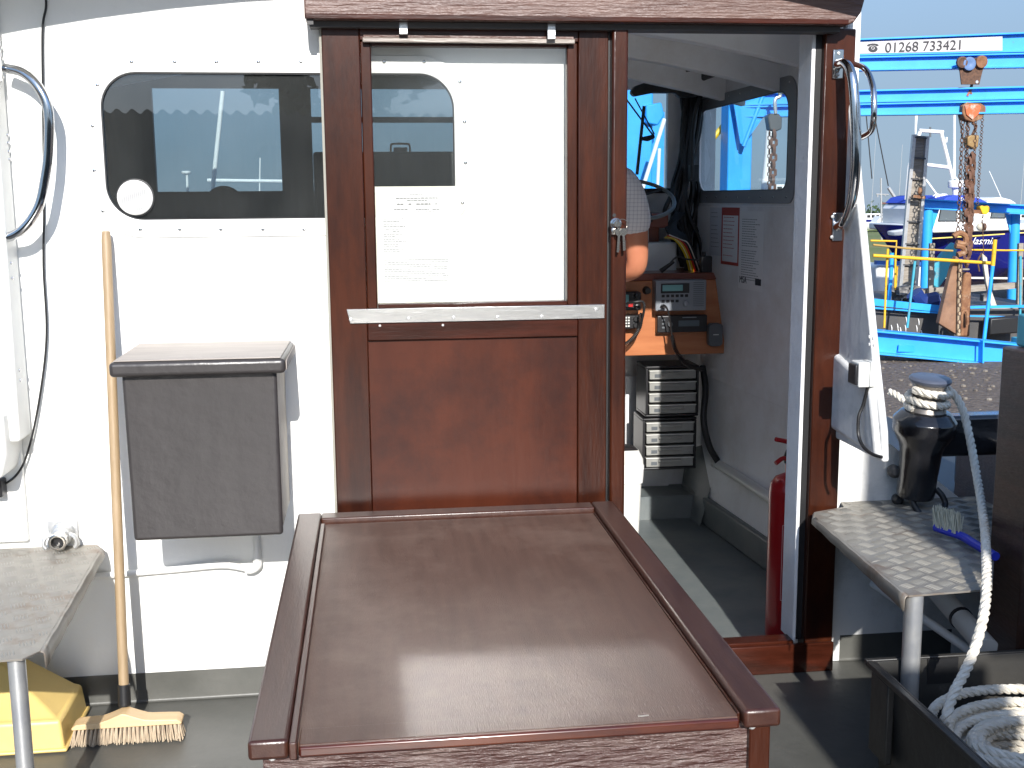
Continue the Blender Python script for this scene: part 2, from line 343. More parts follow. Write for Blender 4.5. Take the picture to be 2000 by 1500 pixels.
# window frame (flange on the wall), gasket, glass
def winframe(x0,x1,z0,z1,rad,wd,Y,th,mt,par,n=10):
    r = MB().ring(rrect(x0-wd,x1+wd,z0-wd,z1+wd,rad+wd,Y-th,n), rrect(x0,x1,z0,z1,rad,Y-th,n), (0,th,0))
    return r.build('window_frame', mt, par, bevel=.0015)
wf = winframe(wx0,wx1,wz0,wz1,.085,.043,0,.0045,white,wh,12)
MB().ring(rrect(wx0,wx1,wz0,wz1,.085,-.001,12), rrect(wx0+.003,wx1-.003,wz0+.003,wz1-.003,.082,-.001,12), (0,.012,0)).build('gasket', rubber, wf)
MB().prism(rrect(wx0+.004,wx1-.004,wz0+.004,wz1-.004,.08,.006,12), (0,.005,0)).build('window_pane', gwin, wf, smooth=False)
sc_pts = []
for px in (258,342,423,505,588,750,828): sc_pts.append((at(px,121,Y=0).x, at(px,121,Y=0).z))
for px in (275,352,432,514,594,): sc_pts.append((at(px,450,Y=0).x, at(px,448,Y=0).z))
for p in ((191,166),(182,246),(185,333),(202,412),(898,160),(907,238),(909,318),(903,396)): q = at(*p,Y=0); sc_pts.append((q.x,q.z))
for x,z in sc_pts:
    MB().lathe((x,-.0045,z),(0,-1,0),[(.0045,0),(.0042,.0012),(.0025,.002)],10).build('screw_head', steel, wf)
# the round vent in the pane
v = at(264,386,Y=0)
m = MB().lathe((v.x,.004,v.z),(0,-1,0),[(.042,0),(.042,.007),(.039,.010),(.034,.010)],32)
vent = m.build('round_vent', white, wh)
m = MB()
for k in range(-6,7):
    h = math.sqrt(max(.0325**2-(k*.0048)**2,0)); m.box((v.x+k*.0048-.0007,-.0075,v.z-h),(v.x+k*.0048+.0007,-.006,v.z+h))
m.build('vent_slots', greyp, vent)
MB().lathe((v.x,.005,v.z),(0,-1,0),[(.0455,0),(.0455,.004),(.042,.0045)],32).build('vent_seal', rubber, vent)
# roof, cambered, with overhang
def xr(y): return 1.25 if y <= .021 else (1.25+(1.505-1.25)*min(1,(y-.021)/.68))
SKX0,SKX1,SKY0,SKY1 = .30,.71,.10,.93       # added skylight opening, out of view, to brighten the cabin
def roofed(ys, lo, hi, inset=0):
    A = [y for y in ys if y < SKY0]+[SKY0]; B = [SKY0]+[y for y in ys if SKY0 < y < SKY1]+[SKY1]; D = [SKY1]+[y for y in ys if y > SKY1]
    mm = MB()
    for seg_,xa,xb in ((A,-1.14,None),(B,-1.14,SKX0),(B,SKX1,None),(D,-1.14,None)):
        q = camber(seg_,lo,hi,xa,14,inset,xb); mm.add(q.v,q.f)
    return mm
def camber(ys, lo, hi, x0=-1.14, n=28, inset=0, xb=None):
    mm = MB(); k = 2*(n+1); fs = []
    for y in ys:
        x1 = xr(y)-inset if xb is None else xb; xs = [x0+(x1-x0)*i/n for i in range(n+1)]
        mm.v += [Vector((x,y,roofz(x)+lo)) for x in xs]+[Vector((x,y,roofz(x)+hi)) for x in reversed(xs)]
    for i in range(len(ys)-1):
        for j in range(k): fs.append((i*k+j,i*k+(j+1)%k,(i+1)*k+(j+1)%k,(i+1)*k+j))
    fs += [tuple(range(k)), tuple((len(ys)-1)*k+j for j in range(k-1,-1,-1))]; mm.f = fs; return mm
m = roofed([-.305,.021,.25,.45,.70,2.15],0,.05)
m.build('roof', white, wh, bevel=.01)
# header board
hx0, hx1 = -.135, 1.205
m = MB(); hb = at(1000,41,Y=-.112).z
prof = [(hx0,-.112,hb),(hx1-.02,-.112,hb),(hx1-.006,-.112,hb+.006),(hx1+.012,-.112,hb+.03),(hx1+.03,-.112,hb+.10),(hx0,-.112,hb+.16)]
m.prism(prof, (0,.100,0)); hd = m.build('header_board', mahW, wh, bevel=.004)
MB().box((hx0+.002,-.119,hb-.0005),(hx1-.022,-.113,hb+.0115)).build('edge_bead', mahH, hd, bevel=.002)
MB().box((hx0+.01,-.085,hb-.014),(hx1-.03,-.035,hb-.001)).build('door_track', darksteel, hd)
for px in (788,1077):
    q = at(px,60,Y=-.085)
    MB().box((q.x-.0105,-.0885,hb-.030 if px==788 else hb-.038),(q.x+.0105,-.0855,hb-.001)).build('track_clip', alu, hd, bevel=.002)
MB().box((hx0+.005,-.11,hb-.012),(hx0+.02,-.10,hb)).build('track_stop', darksteel, hd)
# doorway post, jamb, sill
PLX = at(1590,700,Y=-.05).x; px1 = at(1640,600,Y=-.05).x
m = MB(); m.box((PLX,-.05,.0),(XR-.012,-.0015,hb)); post = m.build('doorway_post', mahV, wh, bevel=.004)
MB().box((PLX-.026,-.03,.075),(PLX-.016,.06,hb+.004)).build('white_jamb', whitein, wh, bevel=.002)
m = MB(); m.box((.60,-.065,-.0),(XR-.014,-.052,.082)); m.box((.60,-.05,.06),(DX1-.013,.0,.088)); m.box((.60,-.05,0),(DX1,-.002,.058)); m.build('door_sill', mahH, wh, bevel=.003)
MB().box((PLX-.0155,-.03,.083),(PLX-.0005,-.004,hb)).build('door_groove', rubber, wh)
# ceiling, inner linings
m = camber([T+.003,T+.023],-.10,-.004,inset=.04,n=12)
m.build('ceiling_edge', whitein, wh)
cl = roofed([.07,.25,.45,.70,1.89],-.035,-.004,inset=.035)
zz = roofz(.5)
MB().ring([(SKX0-.03,SKY0-.03,zz+.03),(SKX1+.03,SKY0-.03,zz+.03),(SKX1+.03,SKY1+.03,zz+.03),(SKX0-.03,SKY1+.03,zz+.03)],[(SKX0,SKY0,zz+.03),(SKX1,SKY0,zz+.03),(SKX1,SKY1,zz+.03),(SKX0,SKY1,zz+.03)],(0,0,.06)).build('added_skylight_frame', white, wh)
ceil = cl.build('ceiling', whitein, wh)
for yy,dz in ((.42,.14),(1.0,.125),(1.5,.125)):
    m = camber([yy,yy+.05],-dz,-.036,inset=.04,n=12); m.build('ceiling_beam', whitein, ceil, bevel=.003)
# wings (side panels that run aft of the bulkhead)
def wing(x0, x1, pts, name='side_wing'):
    m = MB(); m.prism([(x0,y,z) for y,z in pts], (x1-x0,0,0)); return m.build(name, whiteflow, wh, bevel=.006, seg=3)
wpts = [(.0,1.93),(-.03,1.93),(-.012,1.80),(.0-.012,1.74),(-.03,1.588),(-.13,1.265),(-.255,.892),(-.325,.70),(-.335,.655),(-.05,.70),(0,.71)]
# outward-leaning aft wing: built as sections so that it follows the flare
sec = [(1.93,.0),(1.85,-.035),(1.80,-.010),(1.74,-.006),(1.588,-.03),(1.265,-.13),(.892,-.255),(.72,-.318),(.648,-.33)]
m = MB(); vv = []
def flare(z): return 1.220
for z,y in sec:
    X = flare(z); t = .020
    vv += [(X,y,z),(X+t,y,z),(X+t,.02,z),(X,.02,z)]
ff = [(0,1,2,3),tuple(len(vv)-4+k for k in (3,2,1,0))]
for i in range(len(sec)-1):
    for k in range(4): ff.append((i*4+k,(i+1)*4+k,(i+1)*4+(k+1)%4,i*4+(k+1)%4))
m.add(vv,ff); wingo = m.build('side_wing', whiteflow, wh, bevel=.007, seg=3)
# swelling at the wing foot
m = MB(); A = [(-.0,.735),(-.30,.715),(-.325,.660),(-.02,.690)]
m.prism([(1.206,-.03,.88),(1.206,-.272,.83),(1.206,-.326,.657),(1.206,-.03,.675)], (.025,0,0)); m.build('wing_foot', whiteflow, wingo, bevel=.012, seg=3)
for (a,b) in ((1698,658),(1706,661),(1698,672),(1707,674)):
    q = at(a,b,X=1.2195); MB().lathe(q,(-1,0,0),[(.005,0),(.004,.002),(.001,.003)],8).build('bolt_head', whiteflow, wingo)
# left wing and rounded foot
m = MB(); xl = at(18,500,Y=-.07).x
m.prism([(xl-.03,-.10,.72),(xl-.03,-.07,1.93),(xl-.03,.0,1.93),(xl-.03,.0,.72)], (.03,0,0))
lw = m.build('side_wing', white, wh, bevel=.008, seg=3)
m = MB(); q = at(20,900,Y=-.1)
m.prism([(q.x-.06,-.14,.80),(q.x+.002,-.14,.80),(q.x+.004,-.14,.70),(q.x-.01,-.14,.64),(q.x-.06,-.14,.64)], (0,.14,0)); m.build('wing_foot', white, lw, bevel=.012, seg=3)
for (a,b) in ((14,100),(14,120),(12,264),(18,280),(14,296),(20,312),(14,155),(12,515),(14,545),(10,735),(12,755)):
    q = at(a+4,b,X=xl+.001); q.y = min(-.012, max(-.06,q.y)); MB().lathe((xl,q.y,q.z),(1,0,0),[(.0045,0),(.004,.002),(.001,.003)],8).build('bolt_head', steel, lw)
# bulkhead ribs at left: pale fender strip
MB().box((at(10,600,Y=-.02).x-.1,-.02,.45),(at(18,600,Y=-.02).x,-.001,.74)).build('corner_strip', white, wh, bevel=.004)
# outer cabin sides and front (seen from a step aside)
CH = [(XR+.004,.021),(1.50,.70),(1.50,2.0)]
m = MB()
def wallseg(a,b,z0,z1,t=.03,mm=None):
    (mm or m).prism([(a[0],a[1],z0),(b[0],b[1],z0),(b[0],b[1],z1),(a[0],a[1],z1)], Vector((b[1]-a[1],-(b[0]-a[0]),0)).normalized()*t)
wallseg(CH[0],CH[1],-.3,1.78,-.03)
sw0, sw1 = at(1562,385,X=1.47), at(1372,385,X=1.47)   # side window in the inner face
SWY0, SWY1 = .90, 1.80
SWZ0 = 1.292
m.box((1.47,.70,-.3),(1.50,SWY0,1.80)); m.box((1.47,SWY1,-.3),(1.50,2.0,1.80)); m.box((1.47,SWY0,-.3),(1.50,SWY1,SWZ0)); 
m.box((1.47,SWY0,1.665),(1.50,SWY1,1.80))
SHEAR = [m.build('side_wall', whitein, wh)]
m = MB(); m.box((-1.14,.046,-.3),(-1.11,2.0,1.80)); m.box((-1.14,.0,-.3),(XL,.045,1.80)); m.build('side_wall', whitein, wh)
# side window trim: trapezoid with round corners (top slopes with the roofline)
def sidewin():
    s0,s1 = SWY0+.02,SWY1-.02; za,zb = 1.645,1.635
    lo = []
    def arc(cy,cz,r,a0,a1,n=8):
        for k in range(n+1):
            a = math.radians(a0+(a1-a0)*k/n); lo.append((cy+r*math.cos(a),cz+r*math.sin(a)))
    r = .07
    arc(s1-r,zb-r,r,0,90); arc(s0+r,za-r,r,90,180); arc(s0+r*.6,SWZ0+.015+r*.6,r*.6,180,270); arc(s1-r,SWZ0+.015+r,r,270,360)
    cyy = (s0+s1)/2; czz = (SWZ0+za)/2
    I = [(1.466,a,b) for a,b in lo]; O = []
    for a,b in lo:
        d = Vector((a-cyy,b-czz)); O.append((1.466, a+(.055 if a>cyy else -.055), b+(.045 if b>czz else -.045)))
    fr = MB().ring(O,I,(.006,0,0)).build('window_frame', mat('grey_window_trim',(.24,.25,.265),.5), wh, bevel=.001); SHEAR.append(fr)
    MB().ring(I,[(1.466,cyy+(a-cyy)*.985,czz+(b-czz)*.975) for a,b in lo],(.004,0,0)).build('gasket', greyp, fr)
    MB().prism([(1.480,a,b) for a,b in lo],(.004,0,0)).build('window_pane', gint, fr, smooth=False)
    for k in range(9):
        y = s0+.0+(s1-s0)*k/8
        for z in (za+.022, SWZ0-.008): MB().lathe((1.466,y,z),(-1,0,0),[(.004,0),(.003,.002)],8).build('screw_head', steel, fr)
sidewin()
# front wall with three panes
FY = 1.9
wins = [(at(296,200,Y=FY).x, at(545,200,Y=FY).x), (-.22,.62), (.80,at(1304,250,Y=FY).x)]
FZ0, FZ1 = at(400,374,Y=FY).z, at(500,172,Y=FY).z
m = MB(); mr = MB()
xs_ = [-1.11, wins[0][0], wins[0][1], wins[1][0], wins[1][1]]
m.box((-1.11,FY,-.3),(.37,FY+.03,FZ0)); mr.box((.3702,FY,-.3),(.7198,FY+.03,FZ0)); m.box((-1.11,FY,FZ1),(.72,FY+.03,1.83))  # strip by the helm made white to bounce sun from the added skylight
for a,b in ((-1.11,wins[0][0]),(wins[0][1],wins[1][0]),(wins[1][1],.72)): m.box((a,FY,FZ0),(b,FY+.03,FZ1))
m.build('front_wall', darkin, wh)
mr.box((.72,FY,-.3),(1.47,FY+.03,FZ0)); mr.box((.72,FY,FZ1),(1.47,FY+.03,1.80)); mr.box((.72,FY,FZ0),(wins[2][0],FY+.03,FZ1)); mr.box((wins[2][1],FY,FZ0),(1.47,FY+.03,FZ1))
mr.build('front_wall', whitein, wh)
for a,b in wins:
    MB().box((a,FY+.008,FZ0),(b,FY+.013,FZ1)).build('windscreen', gint, wh, smooth=False)
MB().box((wins[2][0],FY-.006,FZ0-.02),(wins[2][1]+.03,FY-.001,FZ0-.0)).build('windscreen_seal', rubber, wh)
MB().box((wins[1][0],FY-.02,at(800,240,Y=FY).z),(wins[1][1],FY-.002,at(800,229,Y=FY).z)).build('windscreen_bar', darkin, wh)
# inner dark lining over the aft-left corner and partition left of the helm, seen dimly through the aft window
MB().box((-.02,.80,-.07),(.0,1.895,1.16)).build('partition', whitein, wh)
struct(MB().box((-1.11,.046,-.11),(1.47,FY-.001,-.07)).build('cabin_floor', deckin))
# grab rails -----------------------------------------------------------
def grab(path, r, plates, name='grab_rail'):
    g = MB().tube(smoothpath(path,8), r, 14).build(name, steel, wh)
    for (a,b) in plates:
        MB().box(a,b).build('mounting_plate', steel, g, bevel=.002)
        c = (Vector(a)+Vector(b))/2
    return g
t1 = at(1637,125,Y=-.055); b1 = at(1636,443,Y=-.055)
rx = at(1672,200,Y=-.14)
g1 = grab([(t1.x,-.055,t1.z),*[tuple(at(a_,b_,Y=y_)) for a_,b_,y_ in ((1651,125,-.085),(1663,146,-.115),(1669,195,-.13),(1672,260,-.135),(1671,330,-.135),(1664,392,-.12),(1650,432,-.09))],(b1.x,-.055,b1.z)], .0125,
     [((t1.x-.014,-.056,t1.z-.036),(t1.x+.014,-.0505,t1.z+.036)),((b1.x-.014,-.056,b1.z-.036),(b1.x+.014,-.0505,b1.z+.036))])
for z in (t1.z-.026,t1.z+.026,b1.z-.026,b1.z+.026):
    MB().lathe((t1.x,-.056,z),(0,-1,0),[(.005,0),(.004,.0018),(.0015,.0022)],10).build('screw_head', galv, g1)
# dark weathered strip on the post behind the rail
g2p = [at(1672,118,Y=-.06),at(1690,135,Y=-.10),at(1704,165,Y=-.15),at(1707,200,Y=-.17),at(1706,235,Y=-.17),at(1699,258,Y=-.14),at(1686,272,Y=-.10)]
g2p[0].x = 1.25; g2p[-1].x = 1.25
grab([(1.232,-.020,g2p[0].z),*[tuple(p) for p in g2p[1:-1]],(1.234,-.07,g2p[-1].z)], .0075, [])
# left rail, over the wall
l1 = at(12,132,Y=-.06)
lp = [at(10,133,Y=-.05),at(45,142,Y=-.07),at(75,170,Y=-.085),at(94,215,Y=-.09),at(95,290,Y=-.09),at(88,350,Y=-.09),at(75,405,Y=-.09),at(45,448,Y=-.085),at(10,465,Y=-.07),at(-40,470,Y=-.06)]
grab([tuple(p) for p in lp], .0115, [((xl-.002,-.075,l1.z-.03),(xl+.003,-.025,l1.z+.03))])
# ================================================================== SLIDING DOOR
DYF, DYB = -.062, -.022
dl = at(642,500,Y=DYF).x; dr = at(1221,500,Y=DYF).x
dg0,dg1 = at(731,350,Y=DYF).x, at(1109,350,Y=DYF).x
gz0,gz1 = at(900,592,Y=DYF).z, at(900,90,Y=DYF).z
rz = at(900,662,Y=DYF).z; dz0, dz1 = .10, hb-.003
door = thing('sliding_door', 'dark varnished mahogany sliding door with large glass pane, slid open over the wall', 'door', ((dl+dr)/2,-.04,dz0))
st = at(1186,500,Y=DYF).x
MB().box((dl,DYF,dz0),(dg0-.0265,DYB,dz1)).build('stile', mahV, door, bevel=.0025)
MB().box((dg1+.0265,DYF,dz0),(st,DYB,dz1)).build('stile', mahV, door, bevel=.0025)
MB().box((dg0-.026,DYF+.001,gz1+.012),(dg1+.026,DYB,dz1)).build('top_rail', mahH, door, bevel=.002)
MB().box((dg0-.026,DYF+.001,rz),(dg1+.026,DYB,gz0-.012)).build('middle_rail', mahH, door, bevel=.002)
MB().box((dg0-.026,DYF+.001,dz0),(dg1+.026,DYB,dz0+.14)).build('bottom_rail', mahH, door, bevel=.002)
MB().box((dg0-.026,DYF+.011,dz0+.141),(dg1+.026,DYB+.01,rz-.001)).build('lower_panel', mahP, door, bevel=.001)
MB().box((dg0-.0255,DYF+.007,gz0-.0115),(dg0,DYB,gz1+.011)).build('glazing_bead', mahV, door, bevel=.003)
MB().box((dg1,DYF+.007,gz0-.0115),(dg1+.0255,DYB,gz1+.011)).build('glazing_bead', mahV, door, bevel=.003)
MB().box((dg0+.001,DYF+.004,gz0-.0115),(dg1-.001,DYB,gz0)).build('glazing_bead', mahH, door, bevel=.002)
MB().box((dg0+.001,DYF+.006,gz1),(dg1-.001,DYB,gz1+.011)).build('glazing_bead', mahH, door, bevel=.002)
MB().box((dg0+.0005,DYF+.020,gz0+.0005),(dg1-.0005,DYF+.025,gz1-.0005)).build('door_pane', gclear, door, smooth=False)
q0 = at(708,80,Y=DYF-.01); q1 = at(1123,80,Y=DYF-.01)
MB().box((q0.x,DYF-.012,gz1+.006),(q1.x,DYF-.0005,gz1+.017)).build('drip_bead', mat('silvered_wood',(.20,.16,.14),.4,col2=(.36,.32,.28),nscale=9,stretch=(.5,6,6),bump=.002), door, bevel=.002)
MB().box((q0.x+.002,DYF-.004,gz1+.018),(q1.x-.002,DYF-.0004,gz1+.024)).build('drip_bead', mahW, door, bevel=.001)
# lock stile
MB().box((st+.006,DYF-.022,dz0),(dr-.001,DYB,at(1200,54,Y=DYF).z)).build('lock_stile', mahV, door, bevel=.006, seg=3)
MB().box((st+.0002,DYF+.008,dz0),(st+.0058,DYB,dz1-.001)).build('stile_groove', rubber, door)
MB().box((st+.0062,DYF+.002,at(1200,54,Y=DYF).z+.001),(dr-.001,DYB,dz1)).build('lock_stile', mahV, door)
MB().box((st+.0085,DYF-.021,at(1200,54,Y=DYF).z+.0003),(dr-.005,DYF-.002,at(1200,54,Y=DYF).z+.002)).build('stile_cap', alu, door)
MB().box((dl-.006,DYF+.004,dz0),(dl-.0004,DYB,dz1)).build('weather_strip', mat('dull_sealant',(.28,.27,.23),.7,bump=.002), door)
# aluminium strip, slightly tilted in the photo by its cut end
a0,a1 = at(677,605,Y=DYF-.004), at(1181,594,Y=DYF-.004); b0,b1 = at(684,633,Y=DYF-.004), at(1181,621,Y=DYF-.004)
zt = (a0.z+a1.z)/2; zb = (b0.z+b1.z)/2
strip = MB().prism([(a0.x,DYF-.0045,zt),(a1.x,DYF-.0045,zt),(a1.x,DYF-.0045,zb),(b0.x,DYF-.0045,zb)], (0,.004,0)).build('kick_strip', alu, door, bevel=.001)
for px,py in ((685,624),(798,622),(886,620),(972,619),(1058,618),(1164,604)):
    q = at(px,py,Y=DYF-.005); MB().lathe((q.x,DYF-.0045,q.z),(0,-1,0),[(.0045,0),(.004,.0012),(.0015,.0016)],10).build('screw_head', galv, strip)
for px,py in ((865,635),(742,636)):
    q = at(px,py,Y=DYF); MB().lathe((q.x,DYF+.001,q.z),(0,-1,0),[(.0035,0),(.003,.0012)],8).build('screw_head', galv, door)
# lock with keys
lk = at(1203,437,Y=DYF-.025)
L0 = MB().lathe((lk.x,DYF-.0215,lk.z),(0,-1,0),[(.0145,0),(.0145,.004),(.0105,.007),(.0105,.016),(.008,.018)],20)
lo_ = L0.build('door_lock', lock, door)
MB().box((lk.x-.013,DYF-.032,lk.z-.028),(lk.x+.009,DYF-.022,lk.z-.010)).build('hasp', lock, lo_, bevel=.003)
MB().lathe((lk.x-.004,DYF-.0225,lk.z+.021),(0,-1,0),[(.0045,0),(.0045,.001)],12).build('keyhole', rubber, lo_)
keys = thing('key_ring', 'small bunch of keys on a split ring hanging from the door lock', 'keys', (lk.x+.01,DYF-.045,lk.z-.045))
ringp = [(lk.x+.012+.0135*math.cos(a),DYF-.042,lk.z-.002+.0135*math.sin(a)) for a in [2*PI*k/20 for k in range(20)]]
MB().tube(ringp,.0011,6,closed=True).build('split_ring', lock, keys)
for dx,ln,tl in ((.004,.050,.12),(.014,.046,-.1)):
    c = Vector((lk.x+dx,DYF-.043-(.004 if dx>.01 else 0),lk.z-.020)); dn = Vector((tl*-.5,0,-1)).normalized(); sd = Vector((1,0,tl*-.5)).normalized()
    m = MB(); m.lathe(c,(0,-1,0),[(.0095,0),(.0095,.002)],18); m.obox(c+dn*(ln*.55)+Vector((0,-.001,0)), sd*.0028, (0,.0008,0), dn*ln*.45)
    for k in range(4): m.obox(c+dn*(ln*.5+k*.006)+sd*.0035+Vector((0,-.001,0)), sd*.0014, (0,.0008,0), dn*.0016)
    m.build('key', lock, keys)
# paper on the pane
pz1 = at(800,364,Y=DYF+.018).z; pxr = at(898,450,Y=DYF+.018).x
notice = thing('door_notice', 'cream edged printed notice taped inside the lower left of the door pane', 'notice', ((dg0+pxr)/2,DYF+.0275,gz0))
MB().box((dg0+.001,DYF+.0262,gz0+.001),(pxr,DYF+.0272,pz1)).build('backing_sheet', paperc, notice, smooth=False)
MB().box((dg0+.016,DYF+.0254,gz0+.022),(pxr-.018,DYF+.0261,pz1-.014)).build('printed_sheet', paper, notice, smooth=False)
m = MB(); rnd = random.Random(3); cx = (dg0+pxr)/2
def line(x0,x1,z,h=.0013,dens=.85):
    x = x0
    while x < x1:
        l = rnd.uniform(.003,.010); 
        if rnd.random() < dens: m.box((x,DYF+.0250,z),(min(x+l,x1),DYF+.0253,z+h))
        x += l+.0014
for wd,yy,h in ((.035,380,.0018),(.105,388,.0024),(.05,392.5,.002),(.10,400,.0032),(.115,410,.0022),(.09,414,.001)):
    line(cx-wd/2,cx+wd/2,at(800,yy,Y=DYF+.025).z,h,.95)
z = at(800,428,Y=DYF+.025).z
for k in range(14): line(cx-.085,cx-.045 if k%3 else cx-.03,z-k*.0062,.0016,.9)
for k in range(12): line(cx-.035,cx+.02,z-k*.0062,.0006,.25)
z = at(800,508,Y=DYF+.025).z
for k in range(10): line(cx-.085,cx+.075,z-k*.0058,.0015,.95)
m.build('print_lines', inkl, notice, smooth=False)
# ================================================================== ENGINE HATCH
HX0,HX1,HY0,HY1,HZ = -.194,.603,-1.33,-.11,.52
hatch = thing('engine_hatch', 'large worn brown mahogany engine hatch box with a rimmed lid in front of the door', 'hatch', ((HX0+HX1)/2,(HY0+HY1)/2,0))
rw = .058
MB().box((HX0+rw+.006,HY0+.020,HZ-.030),(HX1-rw-.006,HY1-rw-.004,HZ-.014)).build('lid_panel', hatchm, hatch)
MB().box((HX0,HY0,HZ-.030),(HX0+rw,HY1,HZ)).build('lid_rail', hatchr, hatch, bevel=.006, seg=3)
MB().box((HX1-rw,HY0,HZ-.030),(HX1,HY1,HZ)).build('lid_rail', hatchr, hatch, bevel=.006, seg=3)
MB().box((HX0+rw+.0005,HY1-rw*.9,HZ-.030),(HX1-rw-.0005,HY1-.001,HZ-.001)).build('lid_rail', hatchr, hatch, bevel=.004, seg=3)
MB().box((HX0+rw+.014,HY0+.010,HZ-.030),(HX1-rw-.007,HY0+.062,HZ-.0132)).build('front_rail', hatchm, hatch, bevel=.002)
MB().box((HX0+rw+.014,HY0+.001,HZ-.030),(HX1-rw-.007,HY0+.0095,HZ-.0135)).build('front_edge', amber, hatch, bevel=.004, seg=3)
MB().box((HX0+rw+.001,HY0-.004,HZ-.030),(HX0+rw+.012,HY1-.09,HZ-.003)).build('side_batten', hatchr, hatch, bevel=.002)
MB().box((HX1-rw-.005,HY0+.02,HZ-.030),(HX1-rw-.001,HY1-.06,HZ-.012)).build('side_batten', mahV, hatch, bevel=.001)
MB().box((HX0+.018,HY0+.025,.0),(HX1-.018,HY0+.045,HZ-.0305)).build('front_board', hatchf, hatch, bevel=.003)
MB().box((HX0+.018,HY0+.0455,.0),(HX0+.038,HY1-.02,HZ-.0305)).build('side_board', mahH, hatch, bevel=.003)
MB().box((HX1-.038,HY0+.0455,.0),(HX1-.018,HY1-.02,HZ-.0305)).build('side_board', mahH, hatch, bevel=.003)
MB().box((HX0+.0385,HY1-.04,.0),(HX1-.0385,HY1-.021,HZ-.0305)).build('back_board', mahH, hatch)
MB().box((HX1-.045,HY0+.012,.0),(HX1-.012,HY0+.0245,HZ-.0305)).build('corner_batten', mahV, hatch, bevel=.003)
for (px,py) in ((1469,1418),(530,1488)):
    q = at(px,py,Y=HY0+.012); MB().lathe((min(q.x,HX1-.03),HY0+(.0115 if px>1000 else .0245),q.z),(0,-1,0),[(.006,0),(.004,.002)],10).build('screw_head', galv, hatch)
q = at(1257,1399,Z=HZ-.01); MB().bar((q.x-.008,q.y,HZ-.0095),(q.x+.008,q.y+.001,HZ-.0095),.0015,.001).build('staple', alu, hatch)
# ================================================================== GAS LOCKER
LY = -.30
GX0,GX1,GZ0,GZ1 = at(241,735,Y=LY).x,at(547,900,Y=LY).x,at(400,1052,Y=LY).z,at(400,722,Y=LY).z
loc = thing('gas_locker', 'charcoal painted wall locker with a beige topped overhanging lid', 'locker', ((GX0+GX1)/2,-.15,GZ0))
MB().prism([(GX0,LY,GZ0),(GX1,LY,GZ0),(GX1,LY,GZ1),(GX0-.005,LY,GZ1)],(0,.017,0)).build('front_panel', charc, loc, bevel=.009, seg=4)
MB().box((GX0+.003,LY+.0175,GZ0+.002),(GX1-.004,-.002,GZ1-.005)).build('locker_body', cream, loc, bevel=.004)
lz0 = at(380,730,Y=-.235).z
m = MB().box((GX0-.026,LY-.025,GZ1-.010),(GX1+.022,-.003,GZ1+.024)); lid = m.build('lid', charc, loc, bevel=.010, seg=4)
MB().prism([(GX0-.016,LY-.017,GZ1+.0245),(GX1+.012,LY-.017,GZ1+.0245),(GX1+.014,-.006,GZ1+.0245),(GX0-.02,-.006,GZ1+.0245)],(0,0,.0025)).build('lid_top', beige, lid, bevel=.001)
MB().box((GX1+.0222,LY-.008,GZ1-.004),(GX1+.0245,-.012,GZ1+.018)).build('lid_end', beige, lid, bevel=.001)
# drain pipe below
p = [at(505,1050,Y=-.03),at(505,1098,Y=-.03)]
dp = thing('drain_pipe', 'thin white painted pipe with elbow running low along the white wall below the locker', 'pipe', (at(350,1110,Y=-.02).x,-.02,at(350,1115,Y=-.02).z))
pe = at(503,1108,Y=-.03)
MB().tube([(pe.x,-.028,GZ0-.01),(pe.x,-.028,pe.z+.02)],.009,12).build('down_pipe', white, dp)
MB().tube(smoothpath([(pe.x,-.028,pe.z+.018),(pe.x-.001,-.028,pe.z+.004),(pe.x-.016,-.027,pe.z-.006),(pe.x-.03,-.026,pe.z-.004)],5),.0115,12).build('elbow', white, dp)
MB().tube(smoothpath([(pe.x-.028,-.025,pe.z-.003),(pe.x-.09,-.018,pe.z+.006),(pe.x-.2,-.012,pe.z-.001),(pe.x-.40,-.012,pe.z-.010),(pe.x-.56,-.012,pe.z-.018)],6),[.0095]*6+[.008]*100 if False else .0085,12).build('long_pipe', white, dp)
# ================================================================== BROOM
broom = thing('broom', 'wooden broom with pale bristles leaning upright against the white wall', 'broom', (-.61,-.25,.01))
ht = at(207,452,Y=-.025); hbm = at(243,1364,Y=-.185)
MB().tube([tuple(ht),tuple(ht+(hbm-ht)*.02),tuple(hbm)],[.0095,.0118,.0122],16).build('handle', broomw, broom)
dd = (hbm-ht).normalized()
MB().tube([tuple(hbm-dd*.035),tuple(hbm+dd*.018)],[.0148,.0155],16).build('socket', rubber, broom, bevel=.002)
hc = hbm+dd*.026; hc.x += .004
bl0 = at(143,1408,Y=-.21); bl1 = at(357,1400,Y=-.21)
zt = hc.z; ztop = hc.z-.012
m = MB(); prof = []
n = 24; xa, xb = bl0.x, bl1.x
for i in range(n+1):
    x = xa+(xb-xa)*i/n; d = abs(x-hc.x); z = ztop+.020*max(0,1-d/.055)**1.2-.004*(d/.13)**2
    if i in (0,n): z -= .007
    prof.append((x,z))
m.prism([(xa,-.232,ztop-.016)]+[(xb,-.232,ztop-.016)]+[(x,-.232,z) for x,z in reversed(prof)], (0,.046,0))
m.build('broom_block', broomh, broom, bevel=.004, seg=3)
m = MB(); rnd = random.Random(5)
